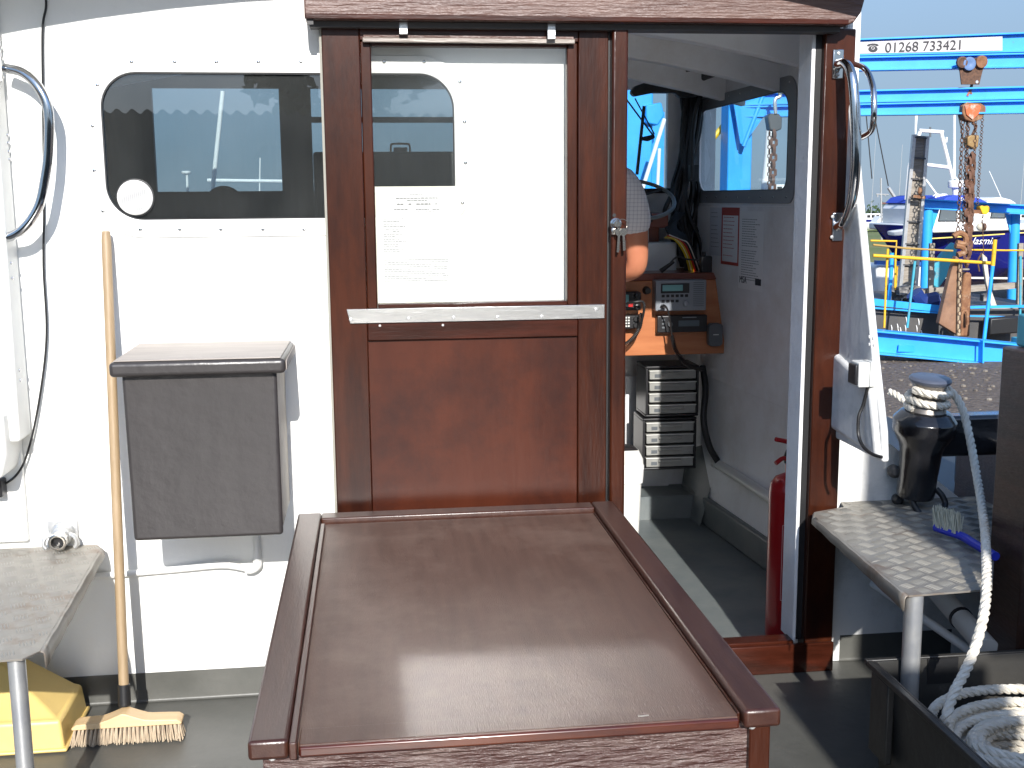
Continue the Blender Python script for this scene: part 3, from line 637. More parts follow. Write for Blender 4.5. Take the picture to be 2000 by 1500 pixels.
for i in range(26):
    for j in range(4):
        x = xa+.007+(xb-xa-.014)*i/25; y = -.227+.036*j/3
        for k in range(13):
            a = rnd.uniform(0,2*PI); r0 = rnd.uniform(0,.0026); sp = rnd.uniform(.001,.008)
            p0 = Vector((x+r0*math.cos(a),y+r0*math.sin(a),ztop-.015)); edge = (i-12.5)/12.5*.006
            p1 = p0+Vector((math.cos(a)*sp*.5+edge,math.sin(a)*sp-.010*(1-j/3)-.002,-.036+rnd.uniform(-.003,.003)))
            m.tube([p0,(p0+p1)/2+Vector((0,-.001,0)),p1],[.0010,.0011,.0009],4)
zb_ = min(p.z for p in m.v)
m.build('bristles', brist, broom, fix=False)
print('broom bristle bottom z', zb_)
# ================================================================== CABLE ON THE WALL
cab = [at(85,-40,Y=-.008),at(90,10,Y=-.008),at(83,60,Y=-.008),at(84,200,Y=-.008),at(86,400,Y=-.008),at(85,520,Y=-.010),at(91,650,Y=-.012),at(80,760,Y=-.014),at(58,870,Y=-.018),at(30,930,Y=-.025),at(-30,965,Y=-.03)]
o = MB().tube(smoothpath(cab,8),.0028,8).build('hanging_cable', rubber); tag(o,'thin black cable hanging down the white wall beside the stainless grab rail','cable')
q = at(5,945,Y=-.04)
o = MB().box((q.x-.03,-.06,q.z-.03),(q.x+.003,-.002,q.z+.012)).build('cable_gland', blackp, bevel=.004); tag(o,'small dark block on the wall where the black cable ends','cable block')
# ================================================================== HOSE COUPLING
hcx = at(126,1056,Y=-.06); fl = at(125,1040,Y=0)
cp = thing('hose_coupling', 'silver metal hose coupling with cam lugs on a flange above the left step', 'hose fitting', (fl.x,-.03,fl.z-.03))
MB().box((fl.x-.037,-.006,fl.z-.012),(fl.x+.037,-.0005,fl.z+.032)).build('flange', galv, cp, bevel=.002)
MB().lathe((fl.x,-.006,fl.z-.0),(0,-1,-.12),[(.029,0),(.029,.008),(.024,.012),(.024,.03),(.021,.033)],24).build('collar', galv, cp)
m = MB().lathe((fl.x,-.036,fl.z-.003),(0,-1,-.12),[(.020,0),(.022,.01),(.022,.03),(.019,.032),(.0155,.032),(.0150,.004)],24,caps=False); m.build('nozzle', lock, cp)
MB().lathe((fl.x,-.052,fl.z-.005),(0,-1,-.12),[(.0145,0),(.0145,.001)],20).build('nozzle_dark_disc', rubber, cp)  # black disc stands in for the shade inside the nozzle
for s in (-1,1):
    m = MB(); m.tube(smoothpath([(fl.x+s*.022,-.03,fl.z+.004),(fl.x+s*.036,-.038,fl.z-.002),(fl.x+s*.040,-.04,fl.z-.018),(fl.x+s*.034,-.04,fl.z-.028)],4),.0055,8); m.build('cam_lever', galv, cp)
# ================================================================== DECK AND SETTING
m = MB(); m.box((-2.2,-6.0,-.06),(1.95,0.0,0.0)); struct(m.build('deck', deckm, bevel=0))
m = MB()
cz = at(300,1313,Y=0).z
def cove(pts):      # painted upstand along the foot of a wall
    n = 8
    for (x0,y0),(x1,y1),nx,ny in pts: pass
cv = []
for k in range(9):
    a = math.radians(90*k/8); cv.append((-.003-.035*(1-math.sin(a)), .002+.040*(1-math.cos(a))))
pr = [(-.0005,.001)]+[(-.003-.007*(1-math.sin(math.radians(11.25*k))), .001+.008*(1-math.cos(math.radians(11.25*k)))) for k in range(9)]+[(-.003,cz),(-.0005,cz)]
m.prism([(XL,y,z) for y,z in pr], (.58+(-XL),0,0)); m.prism([(XR+.03,y,z) for y,z in pr[:-2]+[(-.003,.075),(-.0005,.075)]], (.33,0,0))
struct(m.build('deck_upstand', deckm))
gz = -.85
m = MB(); m.add([(-400,-400,gz),(400,-400,gz),(400,30,gz),(-400,30,gz)],[(0,1,2,3)]); struct(m.build('ground', gravel))
m = MB(); m.add([(-600,30,gz),(900,30,gz),(1800,1200,gz-17.5),(-900,1200,gz-17.5)],[(0,1,2,3)])
struct(m.build('field', mudg))
q = [at(x,y,Y=-.002) for x,y in ((1740,868),(1790,908),(1830,938),(1945,1028))]
m = MB(); m.prism([(XR+.002,-.002,.001),(XR+.002,-.002,.66),(q[0].x-.09,-.002,.66)]+[tuple(p) for p in q]+[(q[-1].x,-.002,.001)],(0,.03,0))
tag(m.build('coaming_panel', whiteflow),'low white painted coaming between the wheelhouse corner and the bulwark above the step','coaming')
# bulwark
def bwx(y): return 1.72+.19*(y-.05)
m = MB(); n = 12
ys = [-2.9+ (3.2)*i/n for i in range(n+1)]
bw = thing('bulwark', 'low white painted inner bulwark with dark brown timber upper planks beside the step', 'bulwark', (1.6,-.5,-.1))
mm = MB(); mk = MB(); mc = MB()
for i in range(n):
    a,b = ys[i],ys[i+1]
    mm.prism([(bwx(a),a,-.5),(bwx(b),b,-.5),(bwx(b),b,.36),(bwx(a),a,.36)],(.05,0,0))
    mk.prism([(bwx(a)-.012,a,.3605),(bwx(b)-.012,b,.3605),(bwx(b)-.012,b,.60),(bwx(a)-.012,a,.60)],(.06,0,0))
    mc.prism([(bwx(a)-.03,a,.601),(bwx(b)-.03,b,.601),(bwx(b)+.06,b,.601),(bwx(a)+.06,a,.601)],(0,0,.03))
mm.build('inner_planking', white, bw); 
mk.build('upper_plank', mat('dark_brown_timber',(.022,.010,.007),.45,col2=(.05,.02,.012),nscale=5,stretch=(4,.8,5),coat=.2,bump=.002), bw)
mc.build('capping', mat('dark_grey_capping',(.03,.03,.034),.4), bw, bevel=.004)
q = [at(1870,803,Z=.56),at(1960,800,Z=.56),at(1985,836,Z=.56),at(1893,838,Z=.56)]
o = MB().prism([(p.x,p.y,.31) for p in (q[3],q[2],q[1],q[0])],(0,0,.25)).build('deck_box', mat('shade_dark_blue_grey_paint',(.045,.052,.068),.35,bump=.002,bscale=12), bevel=.012, seg=3)  # colour darkened to stand in for shade on the box front
tag(o,'blue grey painted steel box with flat top behind the capstan','steel box')
# side deck between wheelhouse and bulwark, dark
m = MB(); m.box((1.53,.0005,-.05),(2.3,2.6,.30)); struct(m.build('side_deck', mat('dark_side_deck',(.03,.035,.04),.5)))
# hull under the decks, foredeck
hl = thing('boat_hull', 'dark hull carrying the deck and the white wheelhouse', 'hull', (.2,0,gz))
m = MB(); m.box((-2.15,-5.9,gz),(1.90,4.6,-.125)); m.build('hull_plating', navy, hl)
m = MB(); m.box((-1.6,1.94,-.06),(1.52,4.4,.72)); m.build('foredeck', white, hl, bevel=.01)
# ================================================================== CHECKER PLATE STEPS
def inpoly(x,y,P):
    c = False; j = len(P)-1
    for i in range(len(P)):
        if (P[i][1]>y) != (P[j][1]>y) and x < (P[j][0]-P[i][0])*(y-P[i][1])/(P[j][1]-P[i][1])+P[i][0]: c = not c
        j = i
    return c
def treads(P, z, rot, cell=.040, hgt=.0022):
    m = MB(); xs = [p[0] for p in P]; ys = [p[1] for p in P]; cx, cy_ = sum(xs)/len(P), sum(ys)/len(P)
    N = 40; ca, sa = math.cos(rot), math.sin(rot)
    for i in range(-N,N):
        for j in range(-N,N):
            alt = (i+j)%2
            for k in (-2,-1,0,1,2):
                u, v = i*cell, j*cell
                if alt: u += k*.0066; du, dv = 0, .017
                else: v += k*.0066; du, dv = .017, 0
                ok = True
                pts = []
                for s in (-1,1):
                    x = cx+(u+s*du)*ca-(v+s*dv)*sa; y = cy_+(u+s*du)*sa+(v+s*dv)*ca
                    ok &= inpoly(x,y,P); pts.append(Vector((x,y,z)))
                if not ok: continue
                d = (pts[1]-pts[0]); nn = Vector((-d.y,d.x,0)).normalized()*.0021; mid = (pts[0]+pts[1])/2
                m.add([pts[0],mid+nn,pts[1],mid-nn,mid+Vector((0,0,hgt))-d*.2,mid+Vector((0,0,hgt))+d*.2],[(0,3,4),(4,3,5),(5,3,2),(0,4,1),(4,5,1),(5,2,1)])
    return m
def step(label, P, z, edge, legs, rot, group=None):
    root = thing('checker_plate_step', label, 'step', (sum(p[0] for p in P)/len(P), sum(p[1] for p in P)/len(P), z-.4))
    pl = MB().prism([(x,y,z-.004) for x,y in P],(0,0,.004)).build('tread_plate', aluplate, root)
    treads(P,z,rot,hgt=.0011 if P[0][0]<0 else .0022).build('raised_bars', mat('polished_tread',(.29,.275,.24),.5,.4), pl, smooth=False)
    m = MB()
    cxm = sum(p[0] for p in P)/len(P); cym = sum(p[1] for p in P)/len(P)
    for (a,b,dr0,dr1) in edge:
        A = Vector((*a,z)); B = Vector((*b,z)); d = (B-A).normalized(); nrm = Vector((d.y,-d.x,0))
        if nrm.dot(Vector((cxm,cym,z))-A) > 0: nrm = -nrm
        sp = [(0,0),(.006,-.002),(.009,-.008),(.010,-dr0)]; sq = [(0,0),(.006,-.002),(.009,-.008),(.010,-dr1)]
        n = 16; o = len(m.v)
        for i in range(n+1):
            t = i/n; p = A.lerp(B,t)
            for (u1,h1),(u2,h2) in zip(sp,sq):
                wv = .0012*math.sin(i*2.1)
                m.v.append(p+nrm*(u1*(1-t)+u2*t+wv)+Vector((0,0,h1*(1-t)+h2*t)))
        for i in range(n):
            for k in range(3): m.f.append((o+i*4+k,o+i*4+k+1,o+(i+1)*4+k+1,o+(i+1)*4+k))
        L = (B-A).length
    fl = m.build('turned_edge', aluplate, root)
    so_ = fl.modifiers.new('solid','SOLIDIFY'); so_.thickness = .003
    for (x,y,z0,r) in legs:
        MB().cyl((x,y,z0),(x,y,z-.0045),r,seg=18).build('support_leg', galv, root)
    return root
zl = at(120,1066,Y=0).z
LP = [(-1.15,-.002),(at(185,1066,Y=-.002).x,-.002),(at(189,1080,Z=zl).x,-.04),(at(76,1268,Z=zl).x+.004,at(72,1272,Z=zl).y),(at(45,1285,Z=zl).x,at(45,1287,Z=zl).y),(-1.0,at(10,1290,Z=zl).y),(-1.15,at(10,1290,Z=zl).y)]
a = (LP[2][0],LP[2][1]); b = (LP[3][0],LP[3][1])
lg = at(22,1290,Z=zl)
step('worn checker plate step fixed to the wall at the left edge of the photo', LP, zl, [(LP[1],a,.015,.018),(a,b,.020,.036)], [(lg.x,lg.y+.03,0,.0165)], .35)
RZ = .46
RPp = [at(1590,1011,Z=RZ),at(1775,1163,Z=RZ),at(1938,1150,Z=RZ),at(1960,1100,Z=RZ)]
RP = [(RPp[0].x+.006,-.135),(RPp[1].x,RPp[1].y),(RPp[2].x,RPp[2].y),(RPp[2].x+.13,RPp[2].y+.22),(bwx(-.2)-.015,-.15),(bwx(0)-.06,-.003),(1.262,-.003),(1.25,-.052),(1.16,-.085)]
rl = at(1795,1170,Z=RZ)
step('checker plate step half in sun and shade to the right of the doorway post', RP, RZ, [(RP[0],RP[1],.018,.034),(RP[8],RP[0],.01,.018)], [(rl.x+.012,rl.y+.045,0,.0195)], .45)
# stains on the step are in the plate; black smear: a scrap of grease
# ================================================================== YELLOW BOX
YZ = at(125,1390,Y=-.22)
yb = thing('yellow_lidded_box', 'yellow plastic box with a raised pyramid lid under the left step', 'box', (-1.0,-.13,0))
yr = at(141,1380,Z=.085).x; yf = at(60,1462,Z=.02).y; xr = at(118,1455,Z=.01).x
yx1 = xr+.015; yx0 = yx1-.42; yy0 = yf+.01; yy1 = -.035
m = MB()
def loop(x0,x1,y0,y1,z): return [(x0,y0,z),(x1,y0,z),(x1,y1,z),(x0,y1,z)]
L_ = [loop(yx0,yx1,yy0,yy1,.004),loop(yx0+.008,yx1-.008,yy0+.008,yy1-.006,.075)]
L_.append(loop(yx0+.022,yx1-.022,yy0+.022,yy1-.012,.082)); L_.append(loop(yx0+.15,yx1-.16,yy0+.095,yy1-.05,.195)); L_.append(loop(yx0+.16,yx1-.17,yy0+.105,yy1-.055,.20))
vs = [p for l in L_ for p in l]; fs = [(3,2,1,0),(16,17,18,19)]
for i in range(4):
    for k in range(4): fs.append((i*4+k,i*4+(k+1)%4,(i+1)*4+(k+1)%4,(i+1)*4+k))
m.add(vs,fs); m.build('lid', yellow, yb, bevel=.008, seg=3)
MB().box((yx0-.006,yy0-.006,.003),(yx1+.006,yy1+.004,.012)).build('rim', yellow, yb, bevel=.004)
# ================================================================== SOCKET BOX + CABLE
s0 = at(1679,703,X=1.195); s1 = at(1679,752,X=1.195)
sb = thing('socket_box', 'small white waterproof socket box with black flap on the wing beside the doorway', 'socket', (1.2,s0.y,s1.z))
sx = 1.2195; dep = .045; yw = .052
sy1 = at(1679,710,X=1.175).y; 
MB().box((sx-dep,sy1-.0,s1.z),(sx,sy1+yw,s0.z)).build('housing', lightp, sb, bevel=.004, seg=3)
MB().box((sx-dep-.008,sy1+.004,s1.z+.006),(sx-dep+.001,sy1+yw-.004,s0.z-.006)).build('flap', blackp, sb, bevel=.003)
MB().box((sx-.018,sy1-.0008,s1.z+.0),(sx-.0165,sy1+yw-.01,s0.z+.0006)).build('housing_seam', greyp, sb)
cpth = [Vector((sx-.015,sy1+.012,s1.z+.002)),at(1686,790,X=1.200),at(1677,815,X=1.190),at(1677,850,X=1.19),at(1686,872,X=1.19),at(1702,886,X=1.192),at(1722,893,X=1.20)]
o = MB().tube(smoothpath(cpth,8),.0042,8).build('socket_cable', rubber); tag(o,'short black cable curving down from the small white socket box','cable')
# ================================================================== CAPSTAN (pot hauler)
KX,KY = at(1815,735,Y=-.10).x, -.10
kz = lambda y: at(1815,y,Y=KY).z
pxm = lambda n: n*2.8/2228
cap = thing('capstan', 'black painted capstan with grey drum head mounted by the bulwark', 'capstan', (KX,KY,kz(985)))
tilt = Vector((.03,-.10,1)).normalized(); kb = Vector((KX-.012,KY+.02,kz(968)))
H = lambda y: (kz(y)-kz(968))
MB().lathe(kb,tilt,[(pxm(38),H(972)),(pxm(40),H(960)),(pxm(40),H(925)),(pxm(41),H(920)),(pxm(43),H(880)),(pxm(48),H(866)),(pxm(62),H(846)),(pxm(65),H(838)),(pxm(65),H(818)),(pxm(50),H(802)),(pxm(42),H(799))],32).build('motor_housing', blackgloss, cap, bevel=.002)
MB().lathe(kb,tilt,[(pxm(40),H(799)),(pxm(36),H(792)),(pxm(31),H(780)),(pxm(30),H(765)),(pxm(33),H(752)),(pxm(36),H(746))],32).build('drum', mat('worn_drum_metal',(.20,.18,.16),.4,.5), cap)
MB().lathe(kb,tilt,[(pxm(36),H(746.5)),(pxm(42),H(742)),(pxm(43),H(738)),(pxm(40),H(734)),(pxm(37),H(733))],32).build('drum_head', mat('blue_grey_cap',(.07,.08,.11),.35), cap)
MB().lathe(kb+Vector((0,-.05,H(925))),(0,-1,0),[(.002,0),(.002,.001)],6).build('casting_mark', rust, cap)
a = kb+Vector((.01,-.01,.01))
MB().tube(smoothpath([at(1775,962,Y=-.10),at(1790,995,Y=-.12),at(1812,1012,Y=-.14),at(1836,1002,Y=-.14),at(1846,985,Y=-.12),at(1840,968,Y=-.11),at(1828,955,Y=-.10)],6),pxm(6.5),10).build('hydraulic_hose', rubber, cap)
for (px,py,r) in ((1747,920,14),(1754,975,12)):
    q = at(px,py,Y=-.03); MB().lathe(q-Vector((0,-.01,0)),(-.3,-1,.1),[(pxm(r)*.6,0),(pxm(r),.008),(pxm(r),.03),(pxm(r)*.5,.04)],16).build('hose_fitting', darksteel if r==14 else blackp, cap)
MB().box((KX-.02,KY+.03,kz(900)),(KX+.26,KY+.09,kz(820))).build('mounting_bracket', blackgloss, cap, bevel=.01)
# ================================================================== BRUSH
br = thing('deck_brush', 'blue handled scrubbing brush with pale bristles lying on the right step', 'brush', (*at(1900,1060,Z=RZ).xy,RZ))
h0,h1,h2 = at(1828,1030,Z=RZ+.02),at(1880,1048,Z=RZ+.02),at(1945,1087,Z=RZ+.014)
m = MB(); m.tube(smoothpath([h0,(h0+h1)/2,h1,h1.lerp(h2,.25),h1.lerp(h2,.6),h2],4),[.008,.009,.010,.0105,.011,.011,.0105,.010,.0115,.0125,.013,.0135,.0145,.015,.0145,.0145,.0145,.014,.0135,.013,.012][:21] if False else .0105,10); m.build('handle', blueplast, br)
m = MB(); rnd = random.Random(9); bd = (h1-h0)
for i in range(200):
    t = rnd.random(); p = h0.lerp(h1,t*.9+.02)+Vector((rnd.uniform(-.01,.01),rnd.uniform(-.004,.012),.004))
    m.tube([p,p+Vector((rnd.uniform(-.006,.010),rnd.uniform(.008,.02),rnd.uniform(.038,.050)))],[.0018,.0012],4)
m.build('bristles', bristg, br, fix=False)
# ================================================================== TUB
TX0,TY1 = 1.051,-.685; TY0 = -1.55; TX1 = 1.66; TZ = .30; t = .006
tub = thing('fish_tub', 'large open black plastic tub holding the coiled rope at lower right', 'tub', ((TX0+TX1)/2,(TY0+TY1)/2,0))
m = MB(); inn = .02
o0 = [(TX0+.02,TY0+.02),(TX1-.02,TY0+.02),(TX1-.02,TY1-.02),(TX0+.02,TY1-.02)]; o1 = [(TX0,TY0),(TX1,TY0),(TX1,TY1),(TX0,TY1)]
i1 = [(TX0+t,TY0+t),(TX1-t,TY0+t),(TX1-t,TY1-t),(TX0+t,TY1-t)]; i0 = [(TX0+.026,TY0+.026),(TX1-.026,TY0+.026),(TX1-.026,TY1-.026),(TX0+.026,TY1-.026)]
vs = [(x,y,.002) for x,y in o0]+[(x,y,TZ) for x,y in o1]+[(x,y,TZ) for x,y in i1]+[(x,y,.012) for x,y in i0]
fs = [(3,2,1,0),(12,13,14,15)]
for i in range(3):
    for k in range(4): fs.append((i*4+k,i*4+(k+1)%4,(i+1)*4+(k+1)%4,(i+1)*4+k))
tubm = mat('black_tub_plastic',(.022,.022,.021),.42,col2=(.04,.038,.034),nscale=4,bump=.001,bscale=40,dirt=(.10,.09,.08),dscale=12,dlo=.62,dhi=.75)
m.add(vs,fs); tb = m.build('tub_shell', tubm, tub, bevel=.002)
MB().box((TX0-.014,TY0,TZ-.012),(TX0-.0005,TY1,TZ+.001)).build('rim', tubm, tub, bevel=.002)
MB().box((TX0-.014,TY1+.0005,TZ-.012),(TX1,TY1+.013,TZ+.001)).build('rim', tubm, tub, bevel=.002)
MB().box((TX0-.012,TY1-.10,.11),(TX0+.004,TY1-.02,TZ-.0125)).build('corner_rib', tubm, tub, bevel=.003)
for z in (.13,.105): MB().box((TX0+.05,TY1-.022,z),(TX0+.30,TY1-.014,z+.009)).build('moulded_rib', tubm, tub, bevel=.002)
MB().box((TX0+.12,TY1-.010,TZ-.09),(TX0+.19,TY1-.0065,TZ-.0)).build('handle_recess', rubber, tub)
# ================================================================== ROPE
def rope(name, path, R=.0115, pitch=.052, strands=3, seg=6):
    P = [Vector(p) for p in path]
    # resample
    Q = [P[0]]; stepl = pitch/9
    acc = 0
    for i in range(len(P)-1):
        a,b = P[i],P[i+1]; l = (b-a).length
        if l < 1e-9: continue
        s = stepl-acc
        while s <= l: Q.append(a.lerp(b,s/l)); s += stepl
        acc = l-(s-stepl)
    n = len(Q); up = Vector((0,0,1)); A = []; B = []
    for i in range(n):
        tt = (Q[min(i+1,n-1)]-Q[max(i-1,0)]).normalized(); a = up-tt*up.dot(tt)
        a = a.normalized() if a.length > 1e-4 else tt.orthogonal().normalized()
        A.append(a); B.append(tt.cross(a)); up = a
    m = MB()
    for k in range(strands):
        pth = []
        for i in range(n):
            an = 2*PI*(i*stepl/pitch+k/strands); pth.append(Q[i]+(A[i]*math.cos(an)+B[i]*math.sin(an))*R*.50)
        m.tube(pth, R*.56, seg)
    return m
def dk(h, an, r): # point on the capstan drum
    a = tilt.orthogonal().normalized(); a = Vector((1,0,0))-tilt*tilt.x; a.normalize(); b = tilt.cross(a)
    return kb+tilt*h+(a*math.cos(an)+b*math.sin(an))*r
RR = .0105
pth = []
r_ = pxm(41)
# from the right behind, two turns with the lower turn near y=795 and an upper slanting turn
for k in range(0,61):
    an = math.radians(200-360*2*k/60*1.0); h = H(794)+(H(756)-H(794))*(k/60)**1.2
    pth.append(dk(h,an,r_-pxm(2)))
end = pth[-1]
# leave over the right-hand side and hang down to the tub
pth2 = [dk(H(758),math.radians(60),r_),dk(H(757),math.radians(10),r_+.002),at(1876,790,Y=-.13),at(1893,850,Y=-.18),at(1908,930,Y=-.28),at(1922,1020,Y=-.46),at(1927,1110,Y=-.70),at(1922,1200,Y=-.82),at(1895,1290,Y=-.86),at(1862,1355,Y=-.90),at(1848,1400,Y=-.93)]
CC = at(1995,1442,Z=.22); CC.x = 1.305
coil = []
rnd = random.Random(11)
turns = 24
for k in range(turns*22):
    t_ = k/22; a = -2*PI*t_+PI*1.0
    lay = int(t_)%5; lvl = int(t_)//5
    rad = .205-.022*lay if lvl%2 == 0 else .125+.020*lay
    rad += .006*math.sin(3*a+t_)+.004*math.sin(t_*7)
    z = .238-.030*lvl-.010*lay*(1 if lvl==0 else 0)-.004*math.sin(a*2+t_)+.010*math.sin(a+t_*1.3)
    coil.append(Vector((CC.x+rad*1.02*math.cos(a)+.01*math.sin(t_*2.3),CC.y+rad*.76*math.sin(a)+.008*math.cos(t_*1.7),max(z,.03))))
first = coil[0]
pth2 += [first.lerp(pth2[-1],.4)+Vector((0,0,.01))]
full = smoothpath(pth+pth2,3)[:-1]+smoothpath([full_ for full_ in [pth2[-1]]+coil],2)
o = rope('mooring_rope', full, RR).build('mooring_rope', ropem, fix=False)
tag(o,'thick off white twisted rope from the capstan down to its coil in the tub','rope')
# short rope end leading away behind the capstan
o = rope('r', smoothpath([at(1738,765,Y=.28),at(1752,772,Y=.25),at(1768,783,Y=.22),at(1785,788,Y=.2)],6), RR).build('rope_tail', ropem, fix=False)
tag(o,'short end of off white rope behind the capstan drum by the wing edge','rope')
# ================================================================== RIGHT-HAND POST, PIPES
q = at(1957,990,Y=-.60)
o = thing('timber_post', 'thick dark brown wooden post at the right edge of the photo', 'post', (q.x+.08,-.52,0))
MB().prism([(q.x+.058,-.60,.0),(q.x+.26,-.60,.0),(q.x+.28,-.60,.945),(q.x+.058,-.60,.945)],(0,.14,0)).build('post_shaft', MATS['dark_brown_timber'], o, bevel=.006)  # darker timber stands in for shade falling on the post
MB().box((q.x+.085,-.59,.946),(q.x+.26,-.47,1.02)).build('painted_head', tealp, o, bevel=.006)
q1,q2 = at(1800,1120,Y=-.14),at(1930,1268,Y=-.52)
o = thing('bulwark_pipe', 'pale grey plastic pipe with a black clip running under the right step', 'pipe', tuple((q1+q2)/2))
MB().tube([q1+Vector((-.10,.14,.05)),q1,q2],.026,18).build('pipe_length', lightp, o)
c = q1.lerp(q2,.62); dn = (q2-q1).normalized(); MB().tube([c-dn*.005,c+dn*.005],.0285,18).build('pipe_clip', blackp, o)
q1,q2 = at(1705,1140,Y=-.05),at(1900,1275,Y=-.45)
o = MB().tube([q1,q2],.011,12).build('conduit', white); tag(o,'thin white conduit along the foot of the bulwark under the right step','conduit')
# ================================================================== behind the photographer: two added shade casters, then the mirrored fence and tree
o = thing('added_shade_block', 'tall grey block added behind the camera to shade the deck', 'locker', (1.1,-3.7,0))
MB().box((.97,-3.9,0),(1.262,-3.45,1.78)).build('locker_body', silver, o, bevel=.01)  # invented block, its height set by the deck shadow it throws
MB().box((.99,-3.447,.1),(1.245,-3.44,1.7)).build('shade_block_front', greyp, o, bevel=.003)
o = thing('added_shade_boards', 'dark boards added behind the camera to shade the right step and wall', 'shade boards', (1.8,-3.6,0))
for xx in (1.72,2.36): MB().box((xx,-3.659,0),(xx+.1,-3.56,3.0)).build('upright', mahV, o, bevel=.01)
MB().box((1.262,-3.659,1.95),(1.335,-3.56,2.66)).build('upright', mahV, o, bevel=.01)
m = MB()
for a_,b_ in ((1.93,2.19),(2.215,2.50)): m.box((1.262,-3.70,a_),(2.5,-3.66,b_))  # invented boards, spaced to shade the step and wall with a lit streak
m.build('boarding', mahH, o)
fence = thing('corrugated_fence', 'dark corrugated steel fence across the yard behind the photographer', 'fence', (0,-9,gz))
m = MB(); n = 1700; x0 = -14; wv = .145; pts = []
for i in range(n+1):
    x = x0+26*i/n; pts.append((x,-9+.02*math.sin(2*PI*x/wv)))
vs = []
for i,(x,y) in enumerate(pts):
    top = 2.13-.012*x+.022*math.sin(2*PI*x/wv); vs += [(x,y,gz),(x,y,top)]
m.add(vs,[(2*i,2*i+2,2*i+3,2*i+1) for i in range(n)]); m.build('sheeting', corr, fence, smooth=False)
for k in range(7): MB().box((-13+4*k,-9.14,gz),(-12.9+4*k,-9.04,2.0)).build('fence_post', timber, fence)
# a floor light tree behind, seen mirrored in the glass
def tree(name,label,base,h,rx,seed,nleaf=2600,group=None,leafsize=.16,crown0=.35):
    rnd = random.Random(seed); root = thing(name,label,'tree',base,group); b = Vector(base)
    m = MB(); m.tube([b,b+Vector((.05*h*.3,0,h*.3)),b+Vector((0,0,h*.75))],[h*.035,h*.026,h*.008],8)
    cl = []
    for k in range(16):
        a = rnd.uniform(0,2*PI); z = rnd.uniform(crown0,.92); rr = rx*(math.sin(PI*min(1,(z-crown0+.1)/(1.08-crown0)))**.6)*rnd.uniform(.35,.95)
        e = b+Vector((rr*math.cos(a),rr*math.sin(a),h*z)); cl.append((e,rnd.uniform(.22,.42)*rx))
        m.tube([b+Vector((0,0,h*min(z*.7,.6))),(b+Vector((0,0,h*z*.8))).lerp(e,.5),e],[h*.012,h*.008,h*.003],5)
    m.build('trunk', bark, root)
    m = MB()
    for k in range(nleaf):
        e,r = rnd.choice(cl); d = Vector((rnd.gauss(0,1),rnd.gauss(0,1),rnd.gauss(0,.75)))
        d = d.normalized()*r*rnd.random()**.5*1.15; p = e+d; s = leafsize*rnd.uniform(.5,1.2)
        u = Vector((rnd.gauss(0,1),rnd.gauss(0,1),rnd.gauss(0,1))).normalized(); v_ = u.orthogonal().normalized()
        m.add([p-u*s,p+v_*s*.5,p+u*s,p-v_*s*.5],[(0,1,2,3)])
    m.build('crown', leafm, root, smooth=False, fix=False)
tree('leafy_tree','leafy tree beyond the fence behind the photographer',(-.35,-15,gz),6.3,1.15,4,2200,leafsize=.15,crown0=.45)
# ================================================================== INSIDE THE WHEELHOUSE
PY = 1.45
def p_(x,y,Y=PY): return at(x,y,Y=Y)
con = thing('radio_console', 'orange brown wooden console panel full of radios under the side window', 'console', (1.1,PY+.1,.6))
a,b,c,d = p_(1150,546),p_(1398,546),p_(1418,693),p_(1150,697)
MB().prism([(a.x,PY,d.z),(c.x,PY,d.z),(b.x,PY,b.z),(a.x,PY,b.z)],(0,.016,0)).build('console_face', teak, con, bevel=.003)
MB().prism([(a.x,PY-.006,b.z+.0005),(b.x+.002,PY-.006,b.z+.0005),(p_(1393,532).x,PY-.006,p_(1393,532).z),(a.x,PY-.006,p_(1393,532).z)],(0,.3,0)).build('top_shelf', redwood, con, bevel=.003)
MB().box((a.x,PY+.017,d.z),(a.x+.02,PY+.30,b.z)).build('console_side', teak, con)
# SSB / MF radio with display
def unit(name,label,cat,x0,y0,x1,y1,dep,m):
    A,B = p_(x0,y0,PY-dep),p_(x1,y1,PY-dep); r = thing(name,label,cat,((A.x+B.x)/2,PY-dep/2,B.z))
    MB().box((A.x,PY-dep,B.z),(B.x,PY-.001,A.z)).build('housing', m, r, bevel=.004, seg=3); return r,A,B
rad,A,B = unit('radio_set','silver and black marine radio with small lit display and keypad on the console','radio',1281,548,1379,606,.06,silver)
W = B.x-A.x; Hh = A.z-B.z; fy = PY-.06
def on(r,u,v,w,h,m,name,dy=.003,bev=.0015):
    return MB().box((A.x+W*u,fy-dy,A.z-Hh*(v+h)),(A.x+W*(u+w),fy-.0002,A.z-Hh*v)).build(name,m,r,bevel=bev)
on(rad,.10,.10,.56,.32,blackp,'display_bezel',.002); on(rad,.13,.15,.40,.2,lcd,'display',.0035)
for k in range(6): on(rad,.115+.092*k,.46,.062,.09,blackp,'key_button')
for k in range(4): on(rad,.115+.092*k,.63,.062,.09,blackp,'key_button')
MB().lathe((A.x+W*.60,fy,A.z-Hh*.77),(0,-1,0),[(.012,0),(.011,.012),(.009,.013)],18).build('tuning_knob', silver, rad)
m = MB()
for k in range(13): m.box((A.x+W*.74,fy-.0012,A.z-Hh*(.10+k*.063)),(A.x+W*.95,fy-.0002,A.z-Hh*(.10+k*.063)+.0022))
m.build('speaker_grille', greyp, rad)
MB().lathe((A.x+W*.14,fy,A.z-Hh*.84),(0,-1,0),[(.009,0),(.009,.02)],14).build('mic_plug', blackp, rad)
cdr,A,B = unit('car_stereo','black car stereo with a disc slot below the silver radio','stereo',1284,617,1381,648,.035,blackp)
W = B.x-A.x; Hh = A.z-B.z; fy = PY-.035
